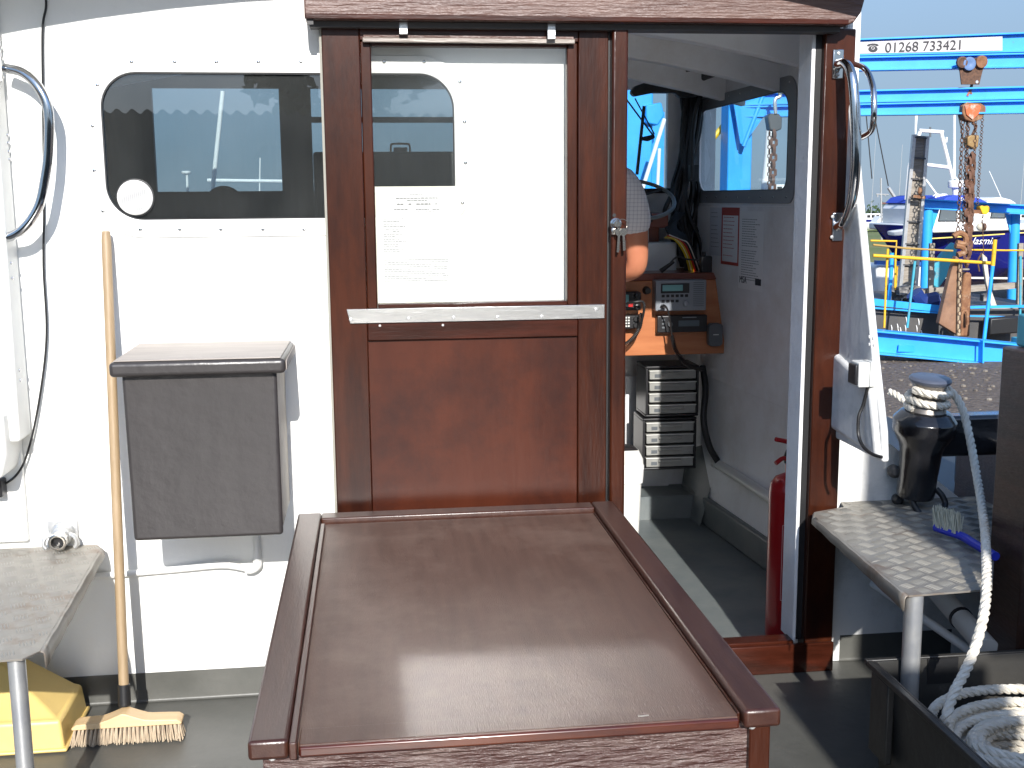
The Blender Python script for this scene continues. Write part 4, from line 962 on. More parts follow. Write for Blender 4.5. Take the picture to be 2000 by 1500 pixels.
on(cdr,.42,.30,.42,.35,mat('dim_display',(.10,.13,.15),.2),'display',.002); MB().lathe((A.x+W*.25,fy,A.z-Hh*.5),(0,-1,0),[(.010,0),(.0095,.012)],16).build('volume_knob', greyp, cdr)
on(cdr,.5,.1,.28,.05,silver,'disc_slot',.001,.0)
for k in range(3): on(cdr,.09,.2+.22*k,.06,.12,greyp,'key_button')
vhf,A,B = unit('vhf_radio','black VHF radio with red button and two knobs beside the person','radio',1190,572,1252,606,.05,blackp)
W = B.x-A.x; Hh = A.z-B.z; fy = PY-.05
on(vhf,.35,.12,.26,.45,lcd,'display',.002); on(vhf,.60,.62,.14,.18,redb,'red_button',.004)
for v,u in ((.2,.86),(.78,.86)): MB().lathe((A.x+W*u,fy,A.z-Hh*v),(0,-1,0),[(.0115,0),(.011,.014),(.008,.016)],16).build('control_knob', blackp, vhf)
vh2,A,B = unit('keypad_radio','black keypad radio with pale buttons below the VHF radio','radio',1190,617,1250,642,.045,blackp)
W = B.x-A.x; Hh = A.z-B.z; fy = PY-.045
for i in range(4):
    for j in range(3): on(vh2,.42+.09*j,.10+.21*i,.06,.11,lightp,'key_button',.002,0)
for v in (.25,.72): MB().lathe((A.x+W*.85,fy,A.z-Hh*v),(0,-1,0),[(.0095,0),(.009,.013)],16).build('control_knob', blackp, vh2)
q = p_(1262,567); 
o = MB().lathe((q.x,PY-.001,q.z),(0,-1,0),[(.016,0),(.0155,.008),(.013,.012),(.0125,.030),(.011,.032)],20).build('black_knob', blackp, con)
# handset and coiled leads
def coilcord(name,label,pts,R=.007,r=.0024,pitch=.0062):
    P = smoothpath(pts,10); m = MB(); L = [0]
    for i in range(1,len(P)): L.append(L[-1]+(P[i]-P[i-1]).length)
    tot = L[-1]; n = int(tot/pitch*8); out = []; up = Vector((0,0,1)); j = 0
    for k in range(n):
        s = tot*k/(n-1)
        while j < len(P)-2 and L[j+1] < s: j += 1
        q = P[j].lerp(P[j+1],min(1,(s-L[j])/max(1e-6,L[j+1]-L[j]))); tt = (P[j+1]-P[j]).normalized()
        a = tt.orthogonal().normalized(); a = (Vector((0,1,0))-tt*tt.y).normalized(); b2 = tt.cross(a); an = 2*PI*k/8
        out.append(q+(a*math.cos(an)+b2*math.sin(an))*R)
    o = m.tube(out,r,4).build(name, rubber, fix=False); tag(o,label,'coiled lead'); return o
coilcord('coiled_lead','black coiled microphone lead hanging from the VHF radio',[p_(1250,612,1.37),p_(1251,632,1.37),p_(1243,652,1.37),p_(1228,668,1.37),p_(1205,682,1.37)])
coilcord('coiled_lead','black coiled lead hanging from the silver radio below the console',[p_(1312,655,1.36),p_(1318,680,1.35),p_(1330,700,1.33),p_(1345,714,1.33),p_(1370,722,1.36)])
o = MB().tube(smoothpath([p_(1290,600,1.36),p_(1300,598,1.34),p_(1308,620,1.34),p_(1312,655,1.35)],6),.0035,6).build('radio_lead', rubber); tag(o,'thin straight black lead from the silver radio plug','cable')
hs = thing('fist_microphone','grey fist microphone clipped to the right end of the console','microphone',tuple(p_(1398,655,PY-.03)))
q0,q1 = p_(1384,632,PY-.03),p_(1411,676,PY-.03)
MB().prism(rrect(q0.x,q1.x,q1.z,q0.z,.016,PY-.035,6),(0,.033,0)).build('microphone_body', greyp, hs, bevel=.004)
MB().box((q0.x+.018,PY-.037,(q0.z+q1.z)/2),(q1.x-.018,PY-.0353,(q0.z+q1.z)/2+.003)).build('microphone_slot', lightp, hs)
o = MB().tube(smoothpath([p_(1225,592,1.36),p_(1240,590,1.34),p_(1256,590,1.34),p_(1258,605,1.34),p_(1250,640,1.36)],6),.005,8).build('vhf_lead', rubber); tag(o,'black lead looping from the VHF radio','cable')
# white locker behind the wires
q0,q1 = p_(1170,475,1.62),p_(1322,530,1.62)
o = MB().box((q0.x,1.62,q1.z-.03),(q1.x,1.88,q0.z)).build('white_cabinet', mat('inner_white_box',(.6,.62,.62),.4), bevel=.01, seg=3); tag(o,'plain white cabinet behind the coloured wires on the console shelf','cabinet')
# dash: sloped instrument on red brown wood
ds = thing('dashboard','red brown wooden dashboard with black sloped instrument panel under the windscreen','dashboard',(.9,1.7,1.1))
q0,q1 = p_(1120,418,1.62),p_(1305,445,1.62)
MB().box((q0.x,1.62,q1.z),(q1.x,1.885,q0.z)).build('dash_shelf', redwood, ds, bevel=.004)
q2,q3 = p_(1120,448,1.60),p_(1312,476,1.66)
MB().box((q0.x,1.69,q3.z),(q1.x-.02,1.885,q1.z-.002)).build('dash_front', redwood, ds)
m = MB(); u0,u1 = p_(1120,395,1.60),p_(1300,425,1.60)
m.prism([(u0.x,1.55,u1.z+.0),(u0.x,1.57,u1.z-.02),(u0.x,1.80,u0.z+.02),(u0.x,1.80,u0.z+.05)],(u1.x-u0.x-.06,0,0)); m.build('instrument_panel', blackgloss, ds, bevel=.006)
q = p_(1252,458,1.66); MB().box((q.x-.03,1.655,q.z-.05),(q.x+.03,1.658,q.z+.03)).build('stuck_paper', paper, ds)
# steering wheel
wc = at(1230,470,Y=1.38); sw = thing('steering_wheel','dark thin rimmed steering wheel above the dashboard','steering wheel',(.98,1.38,.95))
wc = Vector((p_(1252,500,1.38).x-.02,1.38,p_(1252,450,1.38).z-.01))
R_ = wc.z; top = at(1255,352,Y=1.38).z; cR = .165; tl = Vector((0,.9,.44)).normalized(); top = at(1240,351,Y=1.45).z; cen = Vector((at(1232,400,Y=1.38).x,1.38,top-cR*tl.z))
MB().tube([cen+Vector((cR*math.cos(a),0,0))+tl*cR*math.sin(a) for a in [2*PI*k/48 for k in range(48)]],.0075,8,closed=True).build('wheel_rim', mat('grey_wheel_rim',(.16,.18,.18),.4), sw)
m = MB()
for k in range(3):
    a = 2*PI*k/3-PI/2; m.tube([cen,cen+Vector((cR*math.cos(a),0,0))+tl*cR*math.sin(a)],.005,6)
m.ball(cen,.03,n=6); m.build('wheel_spokes', blackp, sw)
# console box with a handle seen through the aft pane
bx = thing('dark_instrument_box','dark box with a bent metal handle in front of the windscreen','instrument box',(.2,1.6,1.2))
zt = at(800,297,Y=1.55).z
MB().box((-.20,1.50,.9),(.352,1.84,zt)).build('box_body', darkin, bx, bevel=.01)
h0,h1 = at(763,296,Y=1.6),at(801,296,Y=1.6); zz = at(780,281,Y=1.6).z
MB().tube(smoothpath([(h0.x,1.6,zt),(h0.x+.002,1.6,zz-.006),(h0.x+.012,1.6,zz),(h1.x-.012,1.6,zz),(h1.x-.002,1.6,zz-.006),(h1.x,1.6,zt)],4),.004,8).build('carry_handle', mat('brown_bronze',(.30,.20,.14),.35,.8), bx)
MB().box((h0.x+.012,1.60,zt),(h1.x-.01,1.66,zt+.02)).build('box_switch', greyp, bx, bevel=.003)
# seat back seen dimly through the left pane
q = at(438,372,Y=1.7); o = MB().lathe((q.x,1.7,q.z-.06),(0,-1,0),[(.075,0),(.078,.02),(.07,.03)],28).build('round_speaker', darkin); tag(o,'round dark speaker on the sill at the bottom of the far left window','speaker')
MB().box((q.x-.4,1.6,q.z-.20),(q.x+.5,1.895,at(400,378,Y=1.6).z)).build('left_dash', darkin, tag(thing('chart_shelf','dark chart shelf below the far left window','shelf',(q.x,1.7,q.z-.2)),'dark chart shelf below the far left window','shelf'))
# loom of wires
lm = thing('wiring_loom','thick black bundle of cables dropping down the corner beside the side window','cable loom',(1.2,1.7,1.0))
m = MB(); rnd = random.Random(21)
base = [(1352,160),(1350,200),(1346,260),(1342,320),(1335,370),(1328,420),(1338,470),(1352,520)]
for k in range(26):
    dx,dz = rnd.uniform(-20,20),rnd.uniform(-.05,.05)
    m.tube(smoothpath([at(x+dx*(.6+.5*math.sin(i*1.3+k))*(1 if i<4 else 1.5),y,Y=1.74+dz) for i,(x,y) in enumerate(base)],5),rnd.uniform(.005,.011),6)
m.build('black_cables', rubber, lm)
m = MB()
for k in range(22):
    m.tube(smoothpath([at(1330+rnd.uniform(-10,10),415,Y=1.66),at(1312+rnd.uniform(-12,8),445,Y=1.62),at(1330+rnd.uniform(-12,12),465,Y=1.6),at(1345+rnd.uniform(-14,14),500,Y=1.58),at(1350+rnd.uniform(-18,18),528,Y=1.57)],6),.0045,5)
m.build('black_cables', rubber, lm)
for mt,nm,offs in ((wy,'yellow_wires',(0,4,8,12)),(wr,'red_wires',(14,18)),(ww,'white_wires',(6,28))):
    m = MB()
    for f in offs:
        m.tube(smoothpath([at(1298+f*.3,464-f*.2,Y=1.59),at(1316+f*.5,468,Y=1.56),at(1330+f*.5,484-f*.3,Y=1.55),at(1340+f*.6,505,Y=1.55),at(1346+f*.7,529,Y=1.56)],6),.0023,5)
    m.build(nm, mt, lm)
o = thing('handheld_radio','small black handset standing among the cables on the console shelf','handset',tuple(p_(1380,530,1.48)))
q0,q1 = p_(1368,500,1.48),p_(1390,531,1.48)
MB().box((q0.x,1.47,q1.z-.004),(q1.x,1.50,q0.z)).build('handset_body', blackp, o, bevel=.006)
MB().lathe((q0.x+.015,1.485,q0.z),(0,0,1),[(.008,0),(.008,.016)],10).build('handset_knob', blackp, o)
o = thing('loose_plug_lead','black lead with plug lying over the console shelf','plug lead',tuple(p_(1300,525,1.48)))
MB().tube(smoothpath([p_(1290,530,1.47),p_(1305,518,1.47),p_(1322,502,1.47),p_(1340,506,1.47),p_(1365,508,1.47)],5),.0035,6).build('lead', rubber, o)
MB().tube([p_(1290,530,1.47),p_(1316,511,1.47)],[.010,.006],8).build('plug', blackp, o)
# overhead black box, visor, overhead cable run
ob = thing('overhead_unit','black overhead unit under the ceiling with a visor arm over the windscreen','overhead unit',(1.1,1.5,1.6))
q0,q1 = at(1330,96,Y=1.55),at(1440,152,Y=1.55)
MB().prism([at(1332,112,Y=1.5),at(1352,95,Y=1.5),at(1432,99,Y=1.5),at(1440,118,Y=1.5),at(1380,140,Y=1.5),at(1335,147,Y=1.5)],(0,.25,0)).build('unit_body', blackp, ob, bevel=.01)
MB().prism([at(1233,180,Y=1.62),at(1240,168,Y=1.62),at(1275,156,Y=1.62),at(1330,157,Y=1.62),at(1368,160,Y=1.62),at(1366,188,Y=1.62),at(1328,190,Y=1.62),at(1320,181,Y=1.62),at(1275,181,Y=1.62),at(1240,188,Y=1.62)],(0,.05,0)).build('visor_arm', blackp, ob, bevel=.008)
MB().lathe(at(1378,168,Y=1.6),(-.2,-1,0),[(.020,0),(.020,.03)],16).build('pivot_knob', blackp, ob)
MB().tube(smoothpath([at(1376,172,Y=1.6),at(1362,205,Y=1.6),at(1353,260,Y=1.6),at(1352,330,Y=1.6),at(1350,350,Y=1.6)],5),.008,8).build('hanging_lead', rubber, ob)
MB().box(tuple(at(1348,322,Y=1.62)),tuple(at(1361,354,Y=1.65))).build('lead_clip', blackp, ob)
o = MB(); rnd = random.Random(2)
for k in range(5):
    j = rnd.uniform(-.012,.012); o.tube(smoothpath([at(1350,160+k*2,Y=1.60),at(1375,140+k*3,Y=1.5),at(1410,122+k*4,Y=1.35),at(1445,100+k*2,Y=1.2),at(1465,75+k,Y=1.05),at(1480,58+k,Y=.9),at(1520,54+k,Y=.75)],6),.011,8)
o = o.build('overhead_cables', rubber); tag(o,'thick black taped cable run sagging under the white ceiling','cable bundle')
# wiper outside the windscreen
wp = thing('windscreen_wiper','black twin arm wiper on the outside of the right windscreen','wiper',tuple(at(1260,240,Y=1.97)))
MB().bar(at(1222,192,Y=1.96),at(1278,268,Y=1.96),.006,.006).bar(at(1240,192,Y=1.97),at(1278,262,Y=1.97),.005,.005).build('wiper_arm', blackp, wp)
MB().bar(at(1258,207,Y=1.95),at(1244,341,Y=1.95),.010,.012).build('wiper_blade', rubber, wp)
MB().prism([at(1252,268,Y=1.955),at(1278,262,Y=1.955),at(1279,270,Y=1.955),at(1266,276,Y=1.955),at(1252,274,Y=1.955)],(0,.01,0)).build('wiper_joint', blackp, wp)
# notices on the side wall (inner face X=1.466); right = -Y, up = Z
SX = 1.4655
def aw(x,y):   # the side lining leans in slightly towards the bow
    v = at(x,y,Y=1)-CAM; t = (1.42-.075*(CAM.y-.97)-CAM.x)/(v.x+.075*v.y); p = CAM+v*t; return Vector((SX,p.y,p.z))
NOT = []
def notice2(name,label,x0,y0,x1,y1,m,border=None,lines=14,seed=1,skewz=0):
    A = aw(x0,y0); B = aw(x1,y1); r = thing(name,label,'notice',(1.42-.075*((A.y+B.y)/2-.97),(A.y+B.y)/2,B.z)); NOT.append(r)
    ya,yb_ = A.y,B.y
    MB().box((SX-.0012,yb_,B.z),(SX-.0002,ya,A.z)).build('sheet', m, r, smooth=False)
    if border: MB().ring([(SX-.0016,ya,A.z),(SX-.0016,yb_,A.z),(SX-.0016,yb_,B.z),(SX-.0016,ya,B.z)],[(SX-.0016,ya-.012,A.z-.030),(SX-.0016,yb_+.012,A.z-.030),(SX-.0016,yb_+.012,B.z+.012),(SX-.0016,ya-.012,B.z+.012)],(.0003,0,0)).build('red_border', border, r, smooth=False)
    rn = random.Random(seed); mm = MB(); H_ = A.z-B.z; W_ = ya-yb_
    for k in range(lines):
        z = A.z-H_*(.10+.80*k/lines)-.0; y = ya-W_*.12
        if rn.random() < .12: continue
        e = yb_+W_*rn.uniform(.12,.4)
        while y > e:
            l = rn.uniform(.006,.02); mm.box((SX-.0018,max(y-l,e),z-.0022),(SX-.0013,y,z)); y -= l+.004
    mm.build('print_lines', ink if not border else inkr, r, smooth=False)
    return r,A,B
pw = mat('whitened_notice_paper',(.86,.86,.85),.8); pd = mat('dull_notice_paper',(.60,.62,.66),.8)  # first paper whitened to make up for the dim cabin
notice2('wall_notice','bluish grey notice on the side wall nearest the windscreen corner',1388,405,1409,500,pd,None,9,1)
notice2('wall_notice','red bordered notice in the middle of three on the side wall',1411,405,1443,520,pw,inkr,12,2)
r,A,B = notice2('wall_notice','long white printed notice with small black logos at its foot on the side wall',1446,412,1489,571,pw,None,26,3)
text('letters','MSA',(SX-.002,A.y-.012,B.z+.022),(0,-1,0),(0,0,1),.036,inkb,r,ext=.0003)
MB().box((SX-.0022,B.y+.010,B.z+.022),(SX-.0013,B.y+.062,B.z+.046)).build('black_logo', inkb, r, smooth=False)
# panel edge of the side lining, and grey frame/pipe below
PZ = at(1460,770,X=1.46)
zl_ = aw(1550,805).z
SHEAR.append(MB().box((1.4659,.74,zl_),(1.4695,1.895,SWZ0-.04)).build('side_lining', whitein, wh, bevel=.002))
def shear(o):
    b = Vector(o['_b']); loc = Vector(o.matrix_local.translation) if False else Vector()
    for v in o.data.vertices:
        v.co.x += -.075*((v.co.y+b.y)-.97)+(1.42-1.466)
for o in SHEAR:
    shear(o)
    for ch in [c for c in bpy.data.objects if c.parent == o]: shear(ch)
for r in NOT:
    for ch in [c for c in bpy.data.objects if c.parent == r]: shear(ch)
fr_ = MB().prism([at(1375,700,Y=1.80),at(1452,745,Y=1.62),at(1440,800,Y=1.60),at(1418,875,Y=1.58),at(1396,930,Y=1.57),at(1384,975,Y=1.56),at(1368,1030,Y=1.56),at(1330,1030,Y=1.80)],(0,.08,0)).build('hull_rib', deckin, bevel=.01)
tag(fr_,'dark grey curved hull rib below the side lining','hull rib')
hp = MB(); 
q = [at(1440,985,Y=1.50),at(1556,1062,Y=.75)]
hp.prism([(1.44,.60,-.07),(1.33,1.85,-.07),(1.33,1.85,.05),(1.44,.60,.05)],(.03,0,0)); hp.prism([(1.17,.06,-.07),(1.44,.60,-.07),(1.44,.60,.05),(1.17,.06,.05)],(.03,0,0)); struct(hp.build('floor_upstand', deckin, bevel=.01))
a,b = at(1403,905,Y=1.50),at(1540,985,Y=.85)
o = thing('hull_pipe','pale grey plastic pipe running aft along the inner hull side','pipe',tuple((a+b)/2))
a.x = min(a.x,1.40); b.x = min(b.x,1.41)
MB().tube([a,b,b+(b-a)*.8],.021,18).build('pipe_length', lightp, o); MB().tube([a-(b-a).normalized()*.03,a+(b-a).normalized()*.012],.0235,18).build('pipe_socket', lightp, o)
o = MB().tube(smoothpath([at(1372,715,Y=1.6),at(1378,760,Y=1.55),at(1374,820,Y=1.5),at(1385,870,Y=1.48),at(1402,902,Y=1.48)],6),.013,10).build('black_hose', rubber); tag(o,'black hose dropping from the console to the grey pipe','hose')
# front panel below console
q0,q1 = at(1245,912,Y=1.86),at(1318,998,Y=1.86)
o = MB().prism([at(1222,735,Y=1.875),at(1245,735,Y=1.875),at(1240,912,Y=1.875),at(1318,912,Y=1.875),at(1290,992,Y=1.875),at(1222,998,Y=1.875)],(0,.01,0)).build('white_lower_panel', whitein); tag(o,'white lower panel behind the plastic drawer cabinets','panel')
MB().box((.95,1.70,-.07),(1.43,1.895,.03)).build('forward_step', deckin, kind='structure')
# drawer cabinets
def drawers(label,x0,y0,x1,y1,Yf):
    A,B = at(x0,y0,Y=Yf),at(x1,y1,Y=Yf); r = thing('drawer_cabinet',label,'drawer cabinet',((A.x+B.x)/2,Yf+.08,B.z),group='small drawer cabinets stacked under the console')
    t = .010; D = .17
    m = MB(); m.box((A.x,Yf,B.z),(B.x,Yf+D,B.z+t)); m.box((A.x,Yf,A.z-t),(B.x,Yf+D,A.z)); m.box((A.x,Yf,B.z+t+.0002),(A.x+t,Yf+D,A.z-t-.0002)); m.box((B.x-t,Yf,B.z+t+.0002),(B.x,Yf+D,A.z-t-.0002)); m.box((A.x+t+.0002,Yf+D-.006,B.z+t+.0002),(B.x-t-.0002,Yf+D-.0002,A.z-t-.0002))
    m.build('cabinet_frame', blackp, r, bevel=.003)
    h = (A.z-B.z-2*t)/4
    for k in range(4):
        z0 = B.z+t+h*k+.004; x_0,x_1 = A.x+t+.004,B.x-t-.004
        dr_ = MB().box((x_0,Yf-.006,z0),(x_1,Yf+D-.02,z0+h-.010)).build('drawer', clearp, r, bevel=.003)
        MB().box((x_0+.05,Yf-.016,z0+h*.40),(x_1-.05,Yf-.0065,z0+h*.62)).build('pull', clearp, dr_, bevel=.003)
        MB().box((x_0-.002,Yf-.010,z0+h-.014),(x_1+.002,Yf-.0065,z0+h-.0102)).build('drawer_lip', lightp, dr_, bevel=.001)
        MB().box((x_0+.02,Yf-.0078,z0+.008),(x_0+.045,Yf-.0064,z0+.022)).build('drawer_patch', greyp, dr_)  # small grey patch low on each drawer front
    return r
drawers('upper clear plastic four drawer cabinet in a black frame under the console',1262,716,1364,812,1.56)
drawers('lower clear plastic four drawer cabinet standing below the other one',1256,818,1359,915,1.56)
MB().box((1.03,1.74,.19),(1.31,1.874,.215)).build('cabinet_shelf', blackp, tag(thing('wall_shelf','thin black shelf carrying the plastic drawer cabinets','shelf',(1.2,1.7,.2)),'thin black shelf carrying the plastic drawer cabinets','shelf'))
# bin
BY = 1.15; bc = at(1212,1000,Y=BY); bt = at(1212,905,Y=BY)
bn = thing('waste_bin','white plastic bin with a bag folded over its rim and black swing lid','bin',(bc.x,BY,-.07))
wd = at(1251,905,Y=BY).x-bc.x
m = MB(); zr = at(1212,900,Y=BY).z; zt = at(1212,882,Y=BY).z
def sq(w,z,n=8,cx=bc.x,cy__=BY): return [Vector((p.x,cy__+p.z,z)) for p in rrect(cx-w,cx+w,-w*.8,w*.8,w*.3,0,6)]
def lofts(rings,mat_,name,par,caps=True,bev=0):
    m = MB(); n = len(rings[0]); vs = [p for r in rings for p in r]; fs = []
    for i in range(len(rings)-1):
        for k in range(n): fs.append((i*n+k,i*n+(k+1)%n,(i+1)*n+(k+1)%n,(i+1)*n+k))
    if caps: fs += [tuple(range(n-1,-1,-1)), tuple((len(rings)-1)*n+k for k in range(n))]
    m.add(vs,fs); return m.build(name,mat_,par,bevel=bev)
lofts([sq(wd*.78,-.069),sq(wd*.96,zr-.03)],lightp,'bin_body',bn)
lofts([sq(wd*1.0,zr-.075),sq(wd*1.04,zr-.03),sq(wd*1.05,zr-.01),sq(wd*1.0,zr)],bag,'bin_bag',bn,caps=False)
lofts([sq(wd*1.02,zr-.008),sq(wd*1.0,zr+.015),sq(wd*.8,zt+.012)],lightp,'bin_lid_rim',bn)
lofts([sq(wd*.78,zt+.0125),sq(wd*.6,zt+.020)],blackp,'swing_lid',bn)
# fire extinguisher just inside the doorway
EX = at(1530,1100,Y=.36); ex = thing('fire_extinguisher','red fire extinguisher standing just inside the doorway against the jamb','fire extinguisher',(EX.x,.36,-.07))
er = .062; ecx = at(1500,1100,Y=.36).x+er; ez = lambda y: at(1520,y,Y=.36).z
MB().lathe((ecx,.36,-.07),(0,0,1),[(er*.96,0),(er,.01),(er,ez(960)+.07),(er*.93,ez(945)+.07),(er*.72,ez(933)+.07),(er*.35,ez(926)+.07),(.016,ez(924)+.07),(.016,ez(905)+.07)],32).build('cylinder', redp, ex)
MB().lathe((ecx,.36,ez(905)),(0,0,1),[(.020,0),(.022,.02),(.015,.04)],16).build('valve', blackp, ex)
MB().tube(smoothpath([(ecx,.36,ez(903)),at(1530,895,Y=.35),at(1515,905,Y=.34)],5),.007,8).build('lower_handle', redp, ex)
MB().tube(smoothpath([(ecx+.02,.36,ez(880)),at(1540,864,Y=.35),at(1515,858,Y=.34)],5),.007,8).build('upper_handle', redp, ex)
# label printed on the curved body
m = MB(); mo = MB()
def cylp(an,z,r): return (ecx+r*math.cos(an),.36+r*math.sin(an),z)
a0,a1 = math.radians(232),math.radians(290); zA,zB = ez(1018),ez(1162)
def patch(mm,b0,b1,z0,z1,r,n=4):
    o = len(mm.v)
    for k in range(n+1):
        an = b0+(b1-b0)*k/n; mm.v += [Vector(cylp(an,z0,r)),Vector(cylp(an,z1,r))]
    for k in range(n): mm.f.append((o+2*k,o+2*k+2,o+2*k+3,o+2*k+1))
for (b0,b1,z0,z1) in ((a0,a1,zA,zA+.002),(a0,a1,zB,zB+.002),(a0,a0+.03,zB,zA),(a1-.03,a1,zB,zA)): patch(m,b0,b1,z0,z1,er+.0006)
rn = random.Random(8)
for row in range(26):
    z = zA-.012-(zA-zB-.02)*row/26
    b0 = a0+.12
    while b0 < a1-.15:
        l = rn.uniform(.05,.16)
        if rn.random() < .75: patch(m,b0,min(b0+l,a1-.1),z,z+(.003 if row%6 else .006),er+.0006,2)
        b0 += l+.04
m.build('printed_label', redlab, ex, smooth=False, fix=False)
# ================================================================== PERSON AT THE HELM
pr = thing('person','person in a white checked short sleeved shirt, bare elbow showing past the door','person',(.78,1.0,-.07))
def skinmesh(name, joints, bones, mt, parent, root=0, sub=2):
    b = Vector(parent['_b']); me = bpy.data.meshes.new(name)
    me.from_pydata([Vector(j[0])-b for j in joints],bones,[]); me.update()
    o = bpy.data.objects.new(name,me); C.objects.link(o); o.parent = parent; o['_b'] = list(b)
    s = o.modifiers.new('skin','SKIN'); s.use_smooth_shade = True
    for i,j in enumerate(joints):
        r = j[1]; me.skin_vertices[0].data[i].radius = (r if isinstance(r,tuple) else (r,r)); me.skin_vertices[0].data[i].use_root = (i == root)
    ss = o.modifiers.new('sub','SUBSURF'); ss.levels = sub; ss.render_levels = sub
    me.materials.append(mt); return o
el = at(1246,522,Y=1.0); sh = Vector((el.x-.055,1.0-.03,1.345)); wr_ = Vector((el.x-.13,1.24,.985))
cx = sh.x-.185
J = [((cx,1.02,.80),(.15,.11)),((cx,1.01,.98),(.145,.10)),((cx,1.0,1.18),(.165,.11)),((cx,1.0,1.33),(.12,.085)),((cx,1.01,1.42),(.055,.055)),((cx,1.03,1.47),(.052,.055)),((cx,1.035,1.555),(.078,.095)),((cx,1.035,1.63),(.06,.075)),
     (tuple(sh),.055),(tuple(sh.lerp(el,.5)+Vector((.012,0,0))),.049),(tuple(el),.041),(tuple(el.lerp(wr_,.3)+Vector((.0,0,-.004))),.041),(tuple(wr_),.027),(tuple(wr_+Vector((-.01,.045,.005))),(.036,.018)),(tuple(wr_+Vector((-.015,.085,.0))),(.036,.014)),
     ((cx-.185,.99,1.345),.055),((cx-.22,1.03,1.20),.048),((cx-.24,1.08,1.06),.040),((cx-.17,1.26,.98),.027),((cx-.16,1.30,.985),(.036,.018)),((cx-.155,1.34,.98),(.036,.014)),
     ((cx+.09,1.02,.74),(.085,.09)),((cx+.10,1.0,.40),.058),((cx+.10,1.05,.0),.04),((cx+.10,.97,-.035),(.04,.03)),((cx+.10,1.13,-.045),(.042,.022)),
     ((cx-.09,1.02,.74),(.085,.09)),((cx-.10,1.0,.40),.058),((cx-.10,1.05,.0),.04),((cx-.10,.97,-.035),(.04,.03)),((cx-.10,1.13,-.045),(.042,.022))]
Bn = [(0,1),(1,2),(2,3),(3,4),(4,5),(5,6),(6,7),(3,8),(8,9),(9,10),(10,11),(11,12),(12,13),(13,14),(3,15),(15,16),(16,17),(17,18),(18,19),(19,20),(0,21),(21,22),(22,23),(23,24),(23,25),(0,26),(26,27),(27,28),(28,29),(28,30)]
skinmesh('body',J,Bn,skin,pr)
for (wc_,s) in ((wr_+Vector((-.015,.085,0)),1),(Vector((cx-.155,1.34,.98)),-1)):
    for k,(dx,ln) in enumerate(((-.028,.062),(-.010,.075),(.010,.070),(.028,.052))):
        p0 = wc_+Vector((dx,-.01,0)); skinmesh('finger',[(tuple(p0),.0095),(tuple(p0+Vector((0,ln*.45,.004))),.009),(tuple(p0+Vector((0,ln*.8,-.012))),.008),(tuple(p0+Vector((0,ln*.9,-.03))),.007)],[(0,1),(1,2),(2,3)],skin,pr,0,1)
    p0 = wc_+Vector((-s*.03,-.05,0)); skinmesh('thumb',[(tuple(p0),.012),(tuple(p0+Vector((-s*.022,.025,-.006))),.011),(tuple(p0+Vector((-s*.026,.055,-.014))),.009)],[(0,1),(1,2)],skin,pr,0,1)
hem = sh.lerp(el,.66)+Vector((.006,0,0)); heml = Vector((cx-.215,1.02,1.23)).lerp(Vector((cx-.24,1.08,1.06)),.1)
JS = [((cx,1.02,.76),(.165,.125)),((cx,1.01,.98),(.165,.12)),((cx,1.0,1.18),(.18,.125)),((cx,1.0,1.33),(.135,.1)),((cx,1.01,1.40),(.065,.065)),(tuple(sh+Vector((.004,0,.004))),.068),(tuple(sh.lerp(el,.35)+Vector((.014,0,0))),.066),(tuple(hem),.064),((cx-.185,.99,1.35),.068),((cx-.212,1.02,1.25),.066),(tuple(heml),.064)]
skinmesh('shirt',JS,[(0,1),(1,2),(2,3),(3,4),(3,5),(5,6),(6,7),(3,8),(8,9),(9,10)],shirt,pr,0,2)
skinmesh('trousers',[((cx,1.02,.84),(.158,.12)),((cx+.09,1.02,.72),(.10,.10)),((cx+.10,1.0,.40),.075),((cx+.10,1.05,.02),.06),((cx-.09,1.02,.72),(.10,.10)),((cx-.10,1.0,.40),.075),((cx-.10,1.05,.02),.06)],[(0,1),(1,2),(2,3),(0,4),(4,5),(5,6)],trous,pr,0,2)
MB().ball((cx,1.015,1.60),.088,.105,.082,8).build('hair', hairm, pr)
MB().ball((cx,1.145,1.545),.012,.016,.018,5).build('nose', skin, pr)
for s in (-1,1): MB().ball((cx+s*.083,1.04,1.55),.010,.020,.030,5).build('ear', skin, pr); MB().ball((cx+s*.03,1.118,1.575),.011,.008,.008,5).build('eye', blackp, pr)
# ================================================================== THE YARD BEYOND
def A_(x,y,Y): return at(x,y,Y=Y)
def ibeam(name,parent,T0,T1,B0,B1,fw=.16,m=bluep,th=.022):
    """steel beam: top line T0-T1, bottom line B0-B1"""
    T0,T1,B0,B1 = map(Vector,(T0,T1,B0,B1)); B0 = Vector((T0.x,T0.y,B0.z)); B1 = Vector((T1.x,T1.y,B1.z)); mb = MB(); d = (T1-T0).normalized(); s = Vector((d.y,-d.x,0)).normalized()
    def bx(P,Q,h,w_): 
        mb.add([P-s*w_,Q-s*w_,Q+s*w_,P+s*w_,P-s*w_+h,Q-s*w_+h,Q+s*w_+h,P+s*w_+h],[(0,3,2,1),(4,5,6,7),(0,1,5,4),(1,2,6,5),(2,3,7,6),(3,0,4,7)])
    e = Vector((0,0,th))
    bx(T0-e,T1-e,e,fw/2); bx(B0,B1,e,fw/2)
    w_ = .006; P0,P1,Q0,Q1 = B0+e*1.0,B1+e*1.0,T0-e,T1-e
    mb.add([P0-s*w_,P1-s*w_,P1+s*w_,P0+s*w_,Q0-s*w_,Q1-s*w_,Q1+s*w_,Q0+s*w_],[(0,3,2,1),(4,5,6,7),(0,1,5,4),(1,2,6,5),(2,3,7,6),(3,0,4,7)])
    return mb.build(name,m,parent,bevel=.004)
